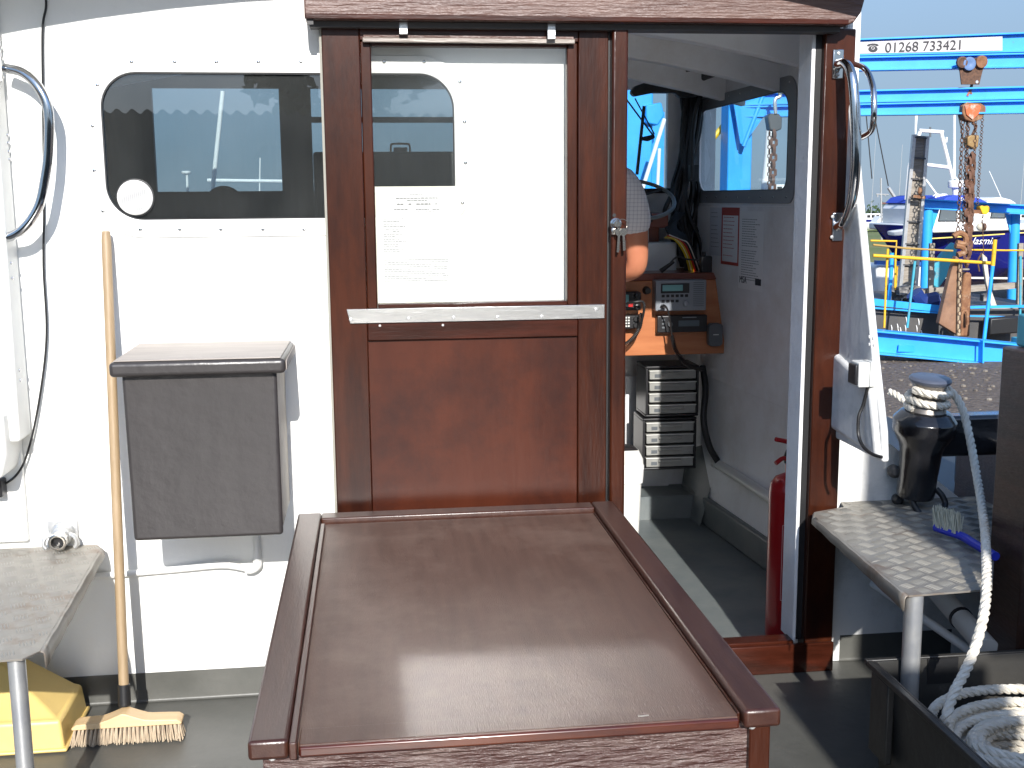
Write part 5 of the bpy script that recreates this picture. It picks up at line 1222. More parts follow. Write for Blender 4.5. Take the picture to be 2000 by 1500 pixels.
gan = thing('gantry_crane','tall sky blue steel gantry with a white telephone sign and paired long beams','gantry',(7,12,gz))
YL,YR = 12.3,11.5
def lin(p,q,x): return p[1]+(q[1]-p[1])*(x-p[0])/(q[0]-p[0])
edges = {'a':((1666,77),(2000,64)),'b':((1670,110.5),(2000,103)),'c':((1690,139),(2000,133)),'d':((1710,176),(2000,169)),'e':((1710,201),(2000,194.5)),'f':((1710,226),(2000,222))}
def ep(k,x,dy=0): Y = YL+(YR-YL)*(x-1435)/(2120-1435); return at(x,lin(*edges[k],x)+dy,Y=Y)
for a,b in (('a','b'),('b','c'),('d','e'),('e','f')):
    off = 0 if a in 'ad' else 1.2
    ibeam('beam',gan,ep(a,1435,off),ep(a,2120,off),ep(b,1435),ep(b,2120))
# legs
for x0,x1,Yy,yt in ((1427,1475,12.35,60),(2128,2175,11.45,50)):
    p,q = A_(x0,yt,Yy),A_(x1,yt,Yy)
    MB().box((p.x,Yy,gz),(q.x,Yy+.35,p.z)).build('leg', bluep, gan, bevel=.02)
MB().prism([A_(1431,190,12.2),A_(1510,190,12.2),A_(1508,205,12.2),A_(1452,283,12.2),A_(1446,280,12.2)],(0,.03,0)).build('gusset_plate', bluep, gan)
MB().cyl(A_(1452,286,12.2),A_(1500,160,12.2),.03).build('brace', bluep, gan)
# sign
p0,p1 = ep('a',1600,7),ep('a',1951,7); r0,r1 = ep('b',1600,-4),ep('b',1951,-4)
off = Vector((0,-.085,0))
sg = MB().prism([p0+off,r0+off,r1+off,p1+off],(0,.012,0)).build('sign_board', mat('sign_white',(.50,.48,.48),.5), gan)
dirx = (p1-p0).normalized(); upv = Vector((0,0,1))
Yt = (YL+(YR-YL)*(1800-1435)/(2120-1435))
tl_,tr_ = ep('b',1728),ep('b',1874); wd = (tr_-tl_).length
o0 = at(1728,102,Y=tl_.y-.088); hh = (at(1728,83,Y=tl_.y-.09)-at(1728,102,Y=tl_.y-.09)).length
tx = text('telephone_number','01268 733421',o0,dirx,upv,hh*1.42,inkb,sg,ext=.001)
cw = max(v.co.x for v in tx.data.vertices)-min(v.co.x for v in tx.data.vertices)
k = wd*dirx.x/cw; x_0 = min(v.co.x for v in tx.data.vertices)
for v_ in tx.data.vertices:
    dx = v_.co.x-x_0; v_.co.x = x_0+dx*k; v_.co.y += dirx.y/dirx.x*dx*(k-1); v_.co.z += dirx.z/dirx.x*dx*(k-1)
# telephone symbol
def S(x,y): return at(x,y,Y=tl_.y-.085+ (YR-YL)*(x-1728)/(2120-1435))
m = MB()
m.prism([S(1694,90),S(1694,87.5),S(1698,85.6),S(1705,84.8),S(1712,85.3),S(1716,87.2),S(1716,89.5),S(1711,89.6),S(1710,88.2),S(1700,88.4),S(1699,90)],(0,.003,0))
m.build('telephone_symbol', inkb, sg, smooth=False)
m = MB(); cS = S(1705.2,93.6)
m.ring([S(1705.2+9*math.sin(t)*(1 if abs(math.sin(t))<.8 else 1),95.5-6.2*math.cos(t)) for t in [2*PI*i/20 for i in range(20)]],[S(1705.2+3.6*math.sin(t),93.4-3.4*math.cos(t)) for t in [2*PI*i/20 for i in range(20)]],(0,.003,0)); m.build('telephone_symbol', inkb, sg, smooth=False)
m = MB(); m.prism([S(1705.2+2*math.sin(t),93.4-1.9*math.cos(t)) for t in [2*PI*i/12 for i in range(12)]],(0,.003,0)); m.build('telephone_symbol', inkb, sg, smooth=False)
# chain hoist hanging from the lower flange
HY = ep('b',1895).y
def K(x,y,dy=0): return at(x,y,Y=HY+dy)
px12 = (HY+2.9)/2228
tr = thing('beam_trolley','dark steel trolley with two wheels clamped on the upper blue beam','trolley',tuple(K(1896,165)))
for dy in (-.13,.11): MB().prism([K(1870,122,dy),K(1876,113,dy),K(1920,113,dy),K(1924,125,dy),K(1919,140,dy),K(1913,165,dy),K(1878,165,dy),K(1875,140,dy)],(0,.02,0)).build('side_plate', rustdark, tr, bevel=.004)
for (x,y,r,mt) in ((1877,122,11,rustdark),(1915,121,12,rust),(1891,125,13,mat('blue_grey_wheel',(.10,.18,.35),.5))):
    MB().lathe(K(x,y,-.14),(0,-1,0),[(px12*r,0),(px12*r,.04),(px12*r*.75,.045),(px12*r*.3,.03),(.001,.03)],18).build('trolley_wheel', mt, tr)
MB().lathe(K(1908,160,-.135),(0,-1,0),[(px12*3,0),(px12*3,.004)],10).build('plate_hole', mat('pale_hole',(.4,.45,.55),.6), tr)
hoist = thing('chain_hoist','rusty orange faced chain hoist on a hook under the trolley with long hanging chains','chain hoist',tuple(K(1902,240)))
MB().tube(smoothpath([K(1895,152),K(1898,165),K(1894,178),K(1897,184)],4),px12*3,8).build('shackle', rust, hoist)
MB().tube(smoothpath([K(1889,188),K(1893,180),K(1901,174),K(1906,184),K(1902,193),K(1893,199)],5),[px12*1.2]+[px12*3.2]*30 if False else px12*2.6,8).build('hook', mat('orange_rust_hook',(.35,.10,.05),.6), hoist)
MB().prism([K(1881,206,-.08),K(1890,199,-.08),K(1902,201,-.08),K(1915,201,-.08),K(1926,208,-.08),K(1926,218,-.08),K(1918,232,-.08),K(1902,239,-.08),K(1886,234,-.08),K(1880,220,-.08)],(0,.16,0)).build('hoist_body', rust, hoist, bevel=.012)
MB().prism([K(1885,206,-.1),K(1898,203,-.1),K(1911,204,-.1),K(1917,208,-.1),K(1912,222,-.1),K(1900,234,-.1),K(1888,224,-.1)],(0,.018,0)).build('hoist_cover', mat('orange_red_worn_cover',(.55,.12,.04),.5,dirt=(.5,.42,.35),dscale=9,dlo=.5,dhi=.62), hoist, bevel=.004)
def chain(pa,pb,link=.07,r=.008,wd_=.022):
    m = MB(); pa = Vector(pa); pb = Vector(pb); L = (pb-pa).length; n = max(2,int(L/(link*.78))); d = (pb-pa)/L
    for i in range(n):
        c = pa+(pb-pa)*(i+.5)/n; s = Vector((1,0,0)) if i%2 else Vector((0,1,0)); s = (s-d*s.dot(d)).normalized(); h = link/2
        m.tube([c+d*(h-wd_)+s*wd_,c+d*h,c+d*(h-wd_)-s*wd_,c-d*(h-wd_)-s*wd_,c-d*h,c-d*(h-wd_)+s*wd_],r,4,closed=True)
    return m
for i,(xa,ya,xb,yb,mt,lk_,r) in enumerate(((1881,226,1871,452,'d',.075,.008),(1889,238,1880,455,'d',.06,.006),(1891,238,1884,440,'d',.075,.008),(1919,226,1909,400,'d',.05,.005),(1906,236,1898,420,'d',.06,.006),(1899,300,1892,500,'r',.13,.024),(1894,310,1888,520,'r',.12,.020))):
    chain(K(xa,ya,-.02*i),K(xb,yb,-.02*i-.1),lk_,r,.022 if r<.01 else .035).build('hanging_chain', rustdark if mt=='d' else mat('brown_rusty_chain',(.16,.08,.05),.8), hoist, fix=False)
MB().prism([K(1890,268,-.1),K(1896,264,-.1),K(1913,264,-.1),K(1911,286,-.1),K(1905,292,-.1),K(1890,284,-.1)],(0,.12,0)).build('lower_block', mat('brassy_block',(.30,.19,.08),.5,.4,dirt=(.6,.5,.3),dscale=9,dlo=.55,dhi=.65), hoist, bevel=.012)
MB().tube(smoothpath([K(1899,240,-.05),K(1906,246,-.05),K(1903,256,-.05),K(1898,266,-.05)],4),px12*3,8).build('swivel', rustdark, hoist)
m = MB(); m.tube(smoothpath([K(1862,462,-.2),K(1874,455,-.2),K(1886,462,-.2),K(1884,476,-.2),K(1868,474,-.2)],4),px12*6,8); m.tube(smoothpath([K(1866,480,-.2),K(1878,482,-.2),K(1884,492,-.2),K(1870,498,-.2)],4),px12*6,8)
m.build('lower_sheave', rust, hoist)
MB().cyl(K(1905,300,-.05),K(1900,410,-.05),.008).build('hanging_wire', rustdark, hoist)
# clamshell grab
GY = 11.35
def G(x,y,dy=0): return at(x,y,Y=GY+dy)
gr = thing('clamshell_grab','brown rusty two part clamshell grab hanging from the chains above the blue beam','grab',tuple(G(1868,655)))
MB().prism([G(1868,500),G(1877,508),G(1873,560),G(1871,655),G(1834,632),G(1845,585),G(1858,530)],(0,.10,0)).build('grab_shell', mat('brown_rusty_plate',(.20,.10,.055),.8,col2=(.30,.17,.10),nscale=3,bump=.004,bscale=14,dirt=(.09,.06,.05),dscale=2,dlo=.5,dhi=.7), gr, bevel=.01)
MB().tube([G(1876,506,-.03),G(1874,560,-.03),G(1872,655,-.03)],.025,8).build('shell_edge', mat('pale_worn_edge',(.42,.32,.20),.7), gr)
MB().prism([G(1885,530,.08),G(1899,534,.08),G(1897,600,.08),G(1895,658,.08),G(1874,658,.08),G(1878,600,.08),G(1880,560,.08)],(0,.14,0)).build('grab_shell', rust, gr, bevel=.03, seg=3)
MB().tube([G(1884,526,.05)+Vector((0.05*math.cos(t),0,.0))+Vector((0,.05*math.sin(t),0)) for t in [2*PI*i/12 for i in range(12)]],.014,6,closed=True).build('lashing', timber, gr)
m = MB(); m.tube(smoothpath([G(1878,630,-.0),G(1879,612,-.0),G(1884,607,-.0),G(1889,612,-.0),G(1890,634,-.0)],4),.02,8); m.build('lip_arch', rust, gr)
chain(G(1876,515,-.05),G(1874,650,-.05),.07,.007,.02).build('shell_chain', rustdark, gr, fix=False)
gs = thing('fender_board','pale worn pointed fender board hanging beside the yellow railing post','fender board',tuple(A_(1935,660,11.8)))
MB().prism([A_(1918,494,11.9),A_(1928,503,11.9),A_(1934,560,11.9),A_(1948,598,11.9),A_(1936,600,11.9),A_(1926,550,11.9)],(0,.05,0)).build('board', mat('pale_worn_board',(.55,.50,.42),.7,dirt=(.25,.2,.15),dscale=5), gs, bevel=.006)
MB().tube(smoothpath([A_(1918,494,11.85),A_(1910,510,11.85),A_(1913,530,11.85)],5),.012,6).build('loop', rustdark, gs)
MB().cyl(A_(1921,496,11.9),A_(1919,430,11.9),.006).build('hanging_line', rustdark, gs)
# portal frame with small yellow trolley
PYY = 14
pf = thing('portal_frame','lower sky blue steel frame of two round posts and a cross beam','steel frame',tuple(A_(1900,600,PYY)))
ibeam('cross_beam',pf,A_(1803,388,PYY),A_(2040,402.5,PYY-.3),A_(1803,407.5,PYY),A_(2040,421.5,PYY-.3),.18)
for (xa,ya,xb,yb,w_) in ((1812.5,407,1804,645,10.2),(1983,418,1974,645,10)):
    a,b = A_(xa,ya,PYY+.0),A_(xb,yb,PYY+.0); MB().cyl(b,a,w_*16.9/2228).build('post', bluep, pf)
MB().prism([A_(1821,407,PYY-.02),A_(1835,408,PYY-.02),A_(1822,447,PYY-.02)],(0,.03,0)).build('gusset_plate', bluep, pf)
MB().prism([A_(1965,418,PYY-.02),A_(1975,418,PYY-.02),A_(1974,457,PYY-.02)],(0,.03,0)).build('gusset_plate', bluep, pf)
yt = thing('yellow_beam_clamp','small yellow lifting clamp on the lower blue cross beam with a little pulley under it','beam clamp',tuple(A_(1923,420,13.7)))
MB().prism([A_(1914,404,13.7),A_(1918,401,13.7),A_(1923,403,13.7),A_(1929,401,13.7),A_(1934,405,13.7),A_(1933,413,13.7),A_(1927,419,13.7),A_(1919,418,13.7)],(0,.12,0)).build('clamp_body', mat('bright_yellow_paint',(.85,.45,.02),.45), yt, bevel=.008)
MB().box(tuple(A_(1898,410,13.72)),tuple(A_(1918,417,13.85))).build('rusty_arm', rust, yt)
chain(A_(1920,420,13.7),A_(1917,436,13.7),.05,.006,.016).build('clamp_chain', rustdark, yt, fix=False)
MB().ball(A_(1915,443,13.7),.07,.05,.06,6).build('pulley', mat('pale_pulley',(.5,.47,.38),.5), yt)
MB().lathe(A_(1921,443,13.66),(1,0,0),[(.06,-.02),(.06,.02)],12).build('pulley_wheel', rustdark, yt)
# railing
rlg = thing('yellow_railing','yellow tubular safety railing with faded blue lower posts along the pontoon edge','railing',tuple(A_(1830,655,11.3)))
def pipe(name,pts,r,m,par): return MB().tube(pts,r,10).build(name,m,par)
RY = 11.25
pipe('rail',[A_(1705,499,RY+.05),A_(1937,514,RY)],.022,yellowp,rlg)
pipe('rail',[A_(1705,478,RY+.2),A_(1770,485,RY+.2),A_(1861,490,RY+.2)],.014,mat('worn_brown_yellow',(.38,.24,.06),.6),rlg)
pipe('rail',[A_(1896,488,RY+.9),A_(1962,489,RY+.9),A_(2030,489,RY+.9)],.013,yellowp,rlg)
pipe('rail',[A_(1700,470,RY+.9),A_(1751,471,RY+.9),A_(1749,500,RY+.9),A_(1748,566,RY+.9)],.014,yellowp,rlg)
for (xa,ya,xm,ym,xb,yb,m0,m1,r,dy) in ((1943.5,468,1939,519,1917,706,yellowp,bluep,.027,-.25),(1734,486,1731,540,1727,640,yellowp,yellowp,.016,.1),(1787,510,1783,545,1772,640,tealp,tealp,.018,0),(1742,494,1740,540,1736,590,bluep,bluep,.028,.7),(1993,500,1993,560,1992,640,tealp,tealp,.018,.5)):
    pipe('post',[A_(xa,ya,RY+dy),A_(xm,ym,RY+dy)],r,m0,rlg); pipe('post',[A_(xm,ym,RY+dy),A_(xb,yb,RY+dy)],r*.9,m1,rlg)
# pontoon
pt = thing('pontoon','dark steel work pontoon with blue painted deck edges and grey timber fenders','pontoon',tuple(A_(1860,700,12.5)))
a,b = A_(1690,608,11.8),A_(2060,596,11.8); MB().prism([A_(1690,604,11.9),A_(2100,604,11.9),A_(2100,760,11.9),A_(1690,760,11.9)],(0,3.2,0)).build('pontoon_side', darksteel, pt, bevel=.01)
MB().bar(A_(1690,588,11.75),A_(1846,604,11.75),.03,.09).bar(A_(1846,601,11.75),A_(2050,597,11.7),.03,.035).bar(A_(1690,600,11.74),A_(1842,612,11.74),.02,.02).bar(A_(1890,617,11.74),A_(2010,620,11.74),.02,.02).build('blue_edging', bluep, pt)
MB().bar(A_(1738,574,12.6),A_(1860,565,12.5),.10,.08).bar(A_(1860,566,12.5),A_(1985,557,12.5),.10,.085).build('timber_fender', timber, pt)
MB().bar(A_(1820,475,12.4),A_(1817,588,12.4),.07,.05,(0,1,0)).build('timber_upright', timber, pt); MB().bar(A_(1993,475,12.4),A_(1990,600,12.4),.07,.05,(0,1,0)).build('timber_upright', timber, pt)
MB().bar(A_(1920,606,12.0),A_(1985,605,12.0),.08,.10).build('timber_fender', timber, pt)
MB().prism([A_(1935,622,11.6),A_(1995,618,11.6),A_(1998,650,11.6),A_(1932,655,11.6)],(0,.2,0)).build('black_tyre_mat', rubber, pt, bevel=.02)
rn = random.Random(12)
for k in range(16):
    m = MB(); p = A_(rn.uniform(1740,1930),rn.uniform(556,592),12.2+rn.random()*.8); m.obox(p,(rn.uniform(.03,.12),0,rn.uniform(-.03,.03)),(0,.05,0),(0,0,rn.uniform(.02,.06)))
    o = m.build('scrap_piece', mat('mixed_scrap',(.06,.06,.065),.6,col2=(.35,.33,.30),nscale=4,lo=.45,hi=.6)); tag(o,'grimy piece of scrap lying on the dark pontoon deck behind the railing','scrap','scrap pieces on the pontoon deck')
MB().tube(smoothpath([A_(1785,572,12.0),A_(1800,590,12.0),A_(1830,586,12.0)],5),.12,8).build('blue_drum', mat('dark_blue_drum',(.01,.03,.15),.4), pt)
m = MB()
for k in range(9):
    p = A_(rn.uniform(1738,1800),rn.uniform(618,645),11.89); m.tube([p,p+Vector((.012,0,-.04)),p+Vector((.016,0,-.09))],[.006,.01,.004],5)
m.build('white_splashes', hullwhite, pt)
# foreground beam
fb = thing('steel_floor_beam','wide bright blue I beam lying across the yard in front of the pontoon','steel beam',tuple(A_(1860,715,11)))
ibeam('beam',fb,A_(1700,643,11.15),A_(1994,671,10.75),A_(1700,689,11.15),A_(1994,717,10.75),.26)
a_,b_ = A_(1917,664,10.72),A_(1916,708,10.72); MB().bar(a_,b_,.02,.11,(0,1,0)).build('stiffener', bluep, fb)
MB().prism([A_(1756,673,11.02),A_(1786,675,11.02),A_(1786,688,11.02),A_(1754,687,11.02)],(0,.02,0)).build('patch_plate', bluep, fb, bevel=.004)
MB().box((A_(1994,660,10.72).x,10.60,A_(1994,735,10.72).z),(A_(2060,660,10.72).x,10.95,A_(1994,662,10.72).z)).build('end_plate', tealp, fb, bevel=.006)
o = MB().prism([A_(1745,706,11.3),A_(2010,722,11.3),A_(2010,752,11.3),A_(1745,742,11.3)],(0,1.4,0)).build('underside_shade_block', mat('black_underside_shade',(.03,.03,.03),.7)); tag(o,'dark block put in as the shade under the long blue floor beam','shade block')  # black block stands in for the dark underside shade of the beam
o = thing('support_stub','rusty and pale stub post under the blue floor beam','post',tuple(A_(1875,790,9.8)))
MB().prism([A_(1862,733,9.9),A_(1874,733,9.9),A_(1872,792,9.9),A_(1860,792,9.9)],(0,.12,0)).build('rusty_half', rust, o); MB().prism([A_(1876,733,9.85),A_(1888,733,9.85),A_(1886,762,9.85),A_(1888,790,9.85),A_(1876,794,9.85)],(0,.1,0)).build('pale_half', timber, o, bevel=.01)
# stones on the shore
m = MB(); rn = random.Random(33)
for k in range(700):
    x,y = rn.uniform(3.2,9.5),rn.uniform(5,12); s = rn.uniform(.01,.03); o_ = len(m.v)
    m.ball((x,y,gz+s*.3),s*rn.uniform(.8,1.3),s*rn.uniform(.7,1.2),s*.6,3)
o = m.build('shore_stones', mat('mixed_stones',(.10,.08,.065),.9,col2=(.26,.23,.19),nscale=1.5), smooth=True, kind='stuff', fix=False); o['label'] = 'loose stones scattered over the gravel yard'
# slatted column
cY = 13
lc = thing('slatted_column','tall leaning grey column of framed panels like a raised gangway','gangway',tuple(A_(1775,565,cY)))
e0,e1,f0,f1 = (1785,263),(1758,562),(1811,266),(1788,562)
MB().bar(A_(*e0,cY),A_(*e1,cY),.05,.05,(0,1,0)).build('side_rail', galv, lc); MB().bar(A_(*f0,cY),A_(*f1,cY),.05,.05,(0,1,0)).build('side_rail', galv, lc)
MB().prism([A_(1787,264,cY+.02),A_(1810,266,cY+.02),A_(1786,562,cY+.02),A_(1760,562,cY+.02)],(0,.02,0)).build('panel', timber, lc)
m = MB()
for y in (268,308,349,385,432,476,517,560):
    t = (y-263)/299; m.bar(A_(1786-27*t,y,cY-.01),A_(1811-23*t,y+2,cY-.01),.03,.02)
m.build('cross_bar', darksteel, lc)
MB().bar(A_(1782,383,cY-.15),A_(1806,386,cY-.15),.06,.04).build('rusty_bracket', rust, lc); MB().ball(A_(1797,373,cY-.15),.035,.04,.06,6).build('rusty_knob', rust, lc)
# ------------------------------------------------------------------ boats
def hull(name_,root,x0,x1,Y,zt,zb,half,m,bow=-1,flare=.35,n=14,rake=.12):
    """hull lying along X; bow=-1 points left"""
    mb = MB(); rows = []
    L = x1-x0
    for i in range(n+1):
        t = i/n; f = (1-(1-min(1,t/.45))**2.2)**.6 if t < .45 else 1-.12*((t-.45)/.55)**2
        rows.append((t,max(f,.02)))
    P = []
    for t,f in rows:
        x = x0+L*t if bow < 0 else x1-L*t
        sh = zt+(.10*(1-t)**2)*(zt-zb)
        rk = rake*L*(1-t)**3
        xs_ = x+(rk if bow<0 else -rk)
        for (w_,h_,xx) in ((1,1,x),(.97,.72,x+(xs_-x)*.35),(.86,.38,x+(xs_-x)*.7),(.35,.08,xs_),(0,0,xs_)):
            P.append(Vector((xx,Y-half*f*w_,zb+(sh-zb)*h_)))
        for (w_,h_,xx) in ((.35,.08,xs_),(.86,.38,x+(xs_-x)*.7),(.97,.72,x+(xs_-x)*.35),(1,1,x)):
            P.append(Vector((xx,Y+half*f*w_,zb+(sh-zb)*h_)))
    k = 9; fs = []
    for i in range(n):
        for j in range(k-1): fs.append((i*k+j,i*k+j+1,(i+1)*k+j+1,(i+1)*k+j))
        fs.append((i*k+k-1,i*k,(i+1)*k,(i+1)*k+k-1))
    fs.append(tuple(range(k))); fs.append(tuple(n*k+j for j in range(k-1,-1,-1)))
    mb.add(P,fs); return mb.build(name_,m,root)
JY = 18.5
jx0,jx1 = A_(1706,450,JY).x,A_(2250,450,JY).x
jb = thing('motor_boat','navy blue motor boat with white wheelhouse, bow name and white mast frame','boat',((jx0+jx1)/2,JY,A_(1900,580,JY).z))
jzt,jzb = A_(1900,452,JY-1.3).z,A_(1900,575,JY-1.3).z
hull('hull',jb,jx0,jx1,JY,jzt,jzb,1.35,navy,-1,rake=.16)
FYj = JY-1.35
def J_(x,y,dy=0): return at(x,y,Y=FYj+dy)
MB().prism([J_(1822,441,-.06),J_(1975,437,-.06),J_(2250,432,-.06),J_(2250,446,-.06),J_(1975,450,-.06),J_(1822,455,-.06)],(0,2.75,0)).build('gunwale', hullwhite, jb, bevel=.03)
MB().prism([J_(1745,452,.65),J_(1826,441,0),J_(1826,455,0),J_(1748,461,.65)],(0,.3,0)).build('bow_rail_board', hullwhite, jb, bevel=.02)
MB().bar(J_(1800,467,-.05),J_(1962,457,-.05),.02,.02).bar(J_(1985,455,-.05),J_(2200,447,-.05),.02,.02).build('yellow_stripe', mat('yellow_stripe_paint',(.8,.6,.15),.4), jb)
MB().bar(J_(1840,542,-.07),J_(2200,546,-.07),.03,.035).build('cream_boot_top', mat('cream_boot_top',(.6,.57,.5),.5), jb)
text('boat_name','Jasmin',J_(1897,477,-.06),(1,0,-.01),(0,0,1),.185,hullwhite,jb,shear=.45,ext=.004)
MB().prism([J_(1824,409,.25),J_(1832,398,.25),J_(1962,396,.25),J_(1968,440,.25),J_(1824,442,.25)],(0,2.2,0)).build('wheelhouse', hullwhite, jb, bevel=.04)
def jwin(x0,y0,x1,y1,sl):
    fr = MB().prism([J_(x0-2+sl,y0-2,.235),J_(x1+2,y0-2,.235),J_(x1+2,y1+2,.235),J_(x0-2,y1+2,.235)],(0,.014,0)).build('window_frame', rubber, jb)
    MB().prism([J_(x0+sl,y0,.22),J_(x1,y0,.22),J_(x1,y1,.22),J_(x0,y1,.22)],(0,.014,0)).build('window_glass', mat('boat_window',(.10,.12,.13),.08), fr)
jwin(1834,409,1867,431,5); jwin(1876,410,1900,431,0); jwin(1936,415,1962,425,3)
MB().prism([J_(1836,398,.1),J_(1848,386,.1),J_(1868,381,.1),J_(1890,382,.1),J_(1915,388,.1),J_(1930,396,.1),J_(1930,399,.1)],(0,2.3,0)).build('blue_canopy', canvas, jb, bevel=.02)
MB().prism([J_(1925,398,.15),J_(1934,388,.15),J_(1955,385,.15),J_(1975,390,.15),J_(1988,398,.15)],(0,2.0,0)).build('coach_roof', hullwhite, jb, bevel=.03)
text('canopy_lettering','Su  ron',J_(1876,392,.06),(1,0,-.05),(0,0,1),.09,hullwhite,jb,ext=.004)
def jp(pts,r,m=hullwhite,name='mast_frame',dy=.5): return MB().tube([J_(x,y,dy) for x,y in pts],r,8).build(name,m,jb)
jp([(1795,255),(1842,258)],.035); jp([(1838,258),(1861,350)],.035); jp([(1797,257),(1776,325),(1770,390)],.033); jp([(1804,321),(1853,327)],.035); jp([(1804,345),(1834,386)],.02); jp([(1864,224),(1864,348)],.024); jp([(1856,334),(1892,380)],.02); jp([(1791,226),(1788,262)],.014)
jp([(1817,248),(1817,268)],.018,greyp,'aerial'); jp([(1849,268),(1848,278)],.02,hullwhite,'aerial'); jp([(1932,334),(1955,385)],.007,hullwhite,'whip_aerial')
MB().lathe(J_(1867,366,.5),(0,0,1),[(.05,-.14),(.07,-.02),(.14,0),(.15,.05),(.15,.11),(.13,.13)],20).build('radar_dome', hullwhite, jb)
MB().cyl(J_(1867,382,.5),J_(1867,370,.5),.05).build('radar_stand', hullwhite, jb)
rn = random.Random(3); m = MB()
for k in range(14):
    x = rn.uniform(1826,1850); m.tube(smoothpath([J_(x,386,.5),J_(x+rn.uniform(-6,6),379,.5),J_(x+rn.uniform(-9,9),383,.5)],3),.010,5)
m.build('coiled_lines', hullwhite, jb)
# teal keel / rudder shape hanging left of the hull
o = MB().prism([A_(1862,473,15.2),A_(1872,484,15.2),A_(1867,500,15.2),A_(1864,520,15.2),A_(1833,565,15.2),A_(1818,555,15.2),A_(1822,520,15.2),A_(1840,495,15.2)],(0,.1,0)).build('teal_plate', tealp, bevel=.02); tag(o,'faded teal angular steel plate leaning in front of the navy boat bow','steel plate')
# distant small boats
def small_boat(name,label,xc,y,Y,L,col,mast=0,cab=True,bow=-1,seed=0,group='small boats moored far off by the field'):
    d = (Y+2.9)/2228; c = A_(xc,y,Y); root = thing(name,label,'boat',tuple(c),group)
    half = L*.16; zb = c.z; zt = c.z+L*.13
    hull('hull',root,c.x-L/2,c.x+L/2,Y,zt,zb,half,col,bow)
    if cab:
        MB().prism([(c.x-L*.18,Y-half*.7,zt),(c.x-L*.12,Y-half*.7,zt+L*.09),(c.x+L*.18,Y-half*.7,zt+L*.09),(c.x+L*.2,Y-half*.7,zt)],(0,half*1.4,0)).build('cabin', hullwhite, root, bevel=.02)
        for k in range(4): MB().box((c.x-L*.11+k*L*.07,Y-half*.7-.02,zt+L*.03),(c.x-L*.11+k*L*.07+L*.05,Y-half*.7-.003,zt+L*.07)).build('window', rubber, root)
    if mast: MB().cyl((c.x,Y,zt),(c.x+.02*mast,Y,zt+mast),.03,.015,8).build('mast', galv, root)
    return root
small_boat('cabin_cruiser','small white cabin cruiser with dark side windows far off beside the wing edge',1728,452,85,5.5,hullwhite)
small_boat('sailing_boat','white sailing boat with a blue cover in the far moorings',1752,450,105,6,hullwhite,7.5,bow=1)
small_boat('sailing_boat','slim dark blue sailing boat with tall mast in the far moorings',1700,446,112,7,navy,9)
small_boat('cabin_cruiser','white boat seen through the wheelhouse side window',1530,405,95,9,hullwhite,0)
small_boat('sailing_boat','far boat at the right edge of the moorings',1990,446,110,7,hullwhite,8)
# blue and white low boat band
o = MB().prism([A_(1712,509,16.8),A_(1802,512,16.8),A_(1802,519,16.8),A_(1712,517,16.8)],(0,.1,0)).build('blue_rubbing_board', mat('boat_blue_band',(.03,.12,.42),.4)); tag(o,'blue board above the low white boat behind the railing','board')
o = MB().prism([A_(1712,518,16.9),A_(1802,520,16.9),A_(1800,575,16.9),A_(1715,575,16.9)],(0,1.2,0)).build('low_white_boat', hullwhite, bevel=.05); tag(o,'square ended low white boat behind the slatted grey column','boat')
# masts and spars
def spar(label,pts,r,Y,m=galv,name='mast',extra=None):
    t_ = thing(name,label,'mast',tuple(A_(*pts[-1],Y)),'thin masts and spars beyond the railing'); MB().tube([A_(x,y,Y) for x,y in pts],r,6).build('spar',m,t_)
    if extra: 
        for q in extra: MB().tube([A_(x,y,Y) for x,y in q],r*.8,6).build('crosstree',m,t_)
    return t_
spar('thin grey mast with a short crosstree and two small boxes by the wing edge',[(1720.5,348),(1722,470)],.03,30,galv,extra=[[(1711,379),(1735,380)],[(1714,380),(1714,385)],[(1730,380),(1729,383)]])
spar('thin grey boom leaning down to the right from a small lamp head',[(1735,366),(1765,412)],.045,24,galv)
spar('thin white pole between the beams and the low boats',[(1752,520),(1749,566)],.02,14,yellowp)
for lab,pts in (('slack dark wire with a block hanging from the wing edge',[(1692,226),(1703,349)]),('thin dark stay running down to the lamp head',[(1708,226),(1735,363)]),('thin dark wire crossing in front of the open sky beside the trolley',[(1872,226),(1885,290)])):
    t_ = thing('wire_stay',lab,'wire',tuple(A_(*pts[-1],20)),'thin wires against the sky'); MB().tube([A_(x,y,20) for x,y in pts],.012,5).build('wire',rubber,t_)
spar('short white pole rising beside the upper hoist beams',[(1789,226),(1788,258)],.02,19,hullwhite)
# far trees
m = MB(); rn = random.Random(77)
for k in range(90):
    x = rn.uniform(60,150); cz_ = -2.7; h = rn.uniform(1.5,3.0); Yt_ = rn.uniform(148,156)
    for q in range(60):
        d = Vector((rn.gauss(0,1),rn.gauss(0,1),rn.gauss(0,1))).normalized()*rn.random()**.4
        p = Vector((x+d.x*1.6,Yt_+d.y*1.6,cz_+h*.55+d.z*h*.55)); s = rn.uniform(.12,.3); u = Vector((rn.gauss(0,1),rn.gauss(0,1),rn.gauss(0,1))).normalized(); v_ = u.orthogonal().normalized()
        m.add([p-u*s,p+v_*s,p+u*s,p-v_*s],[(0,1,2,3)])
o = m.build('distant_trees', leafm, smooth=False, kind='stuff', fix=False); o['label'] = 'low line of dark green trees on the far shore'
o = thing('farmhouse','small white house among the far trees','house',tuple(A_(1754,405,140)))
MB().prism([A_(1747,398,140),A_(1763,398,140),A_(1763,410,140),A_(1747,410,140)],(0,4,0)).build('house_wall', hullwhite, o); MB().prism([A_(1746,398.5,139.8),A_(1764,398.5,139.8),A_(1760,395.5,141),A_(1750,395.5,141)],(0,4,0)).build('roof', mat('red_tiles',(.25,.09,.05),.8), o)
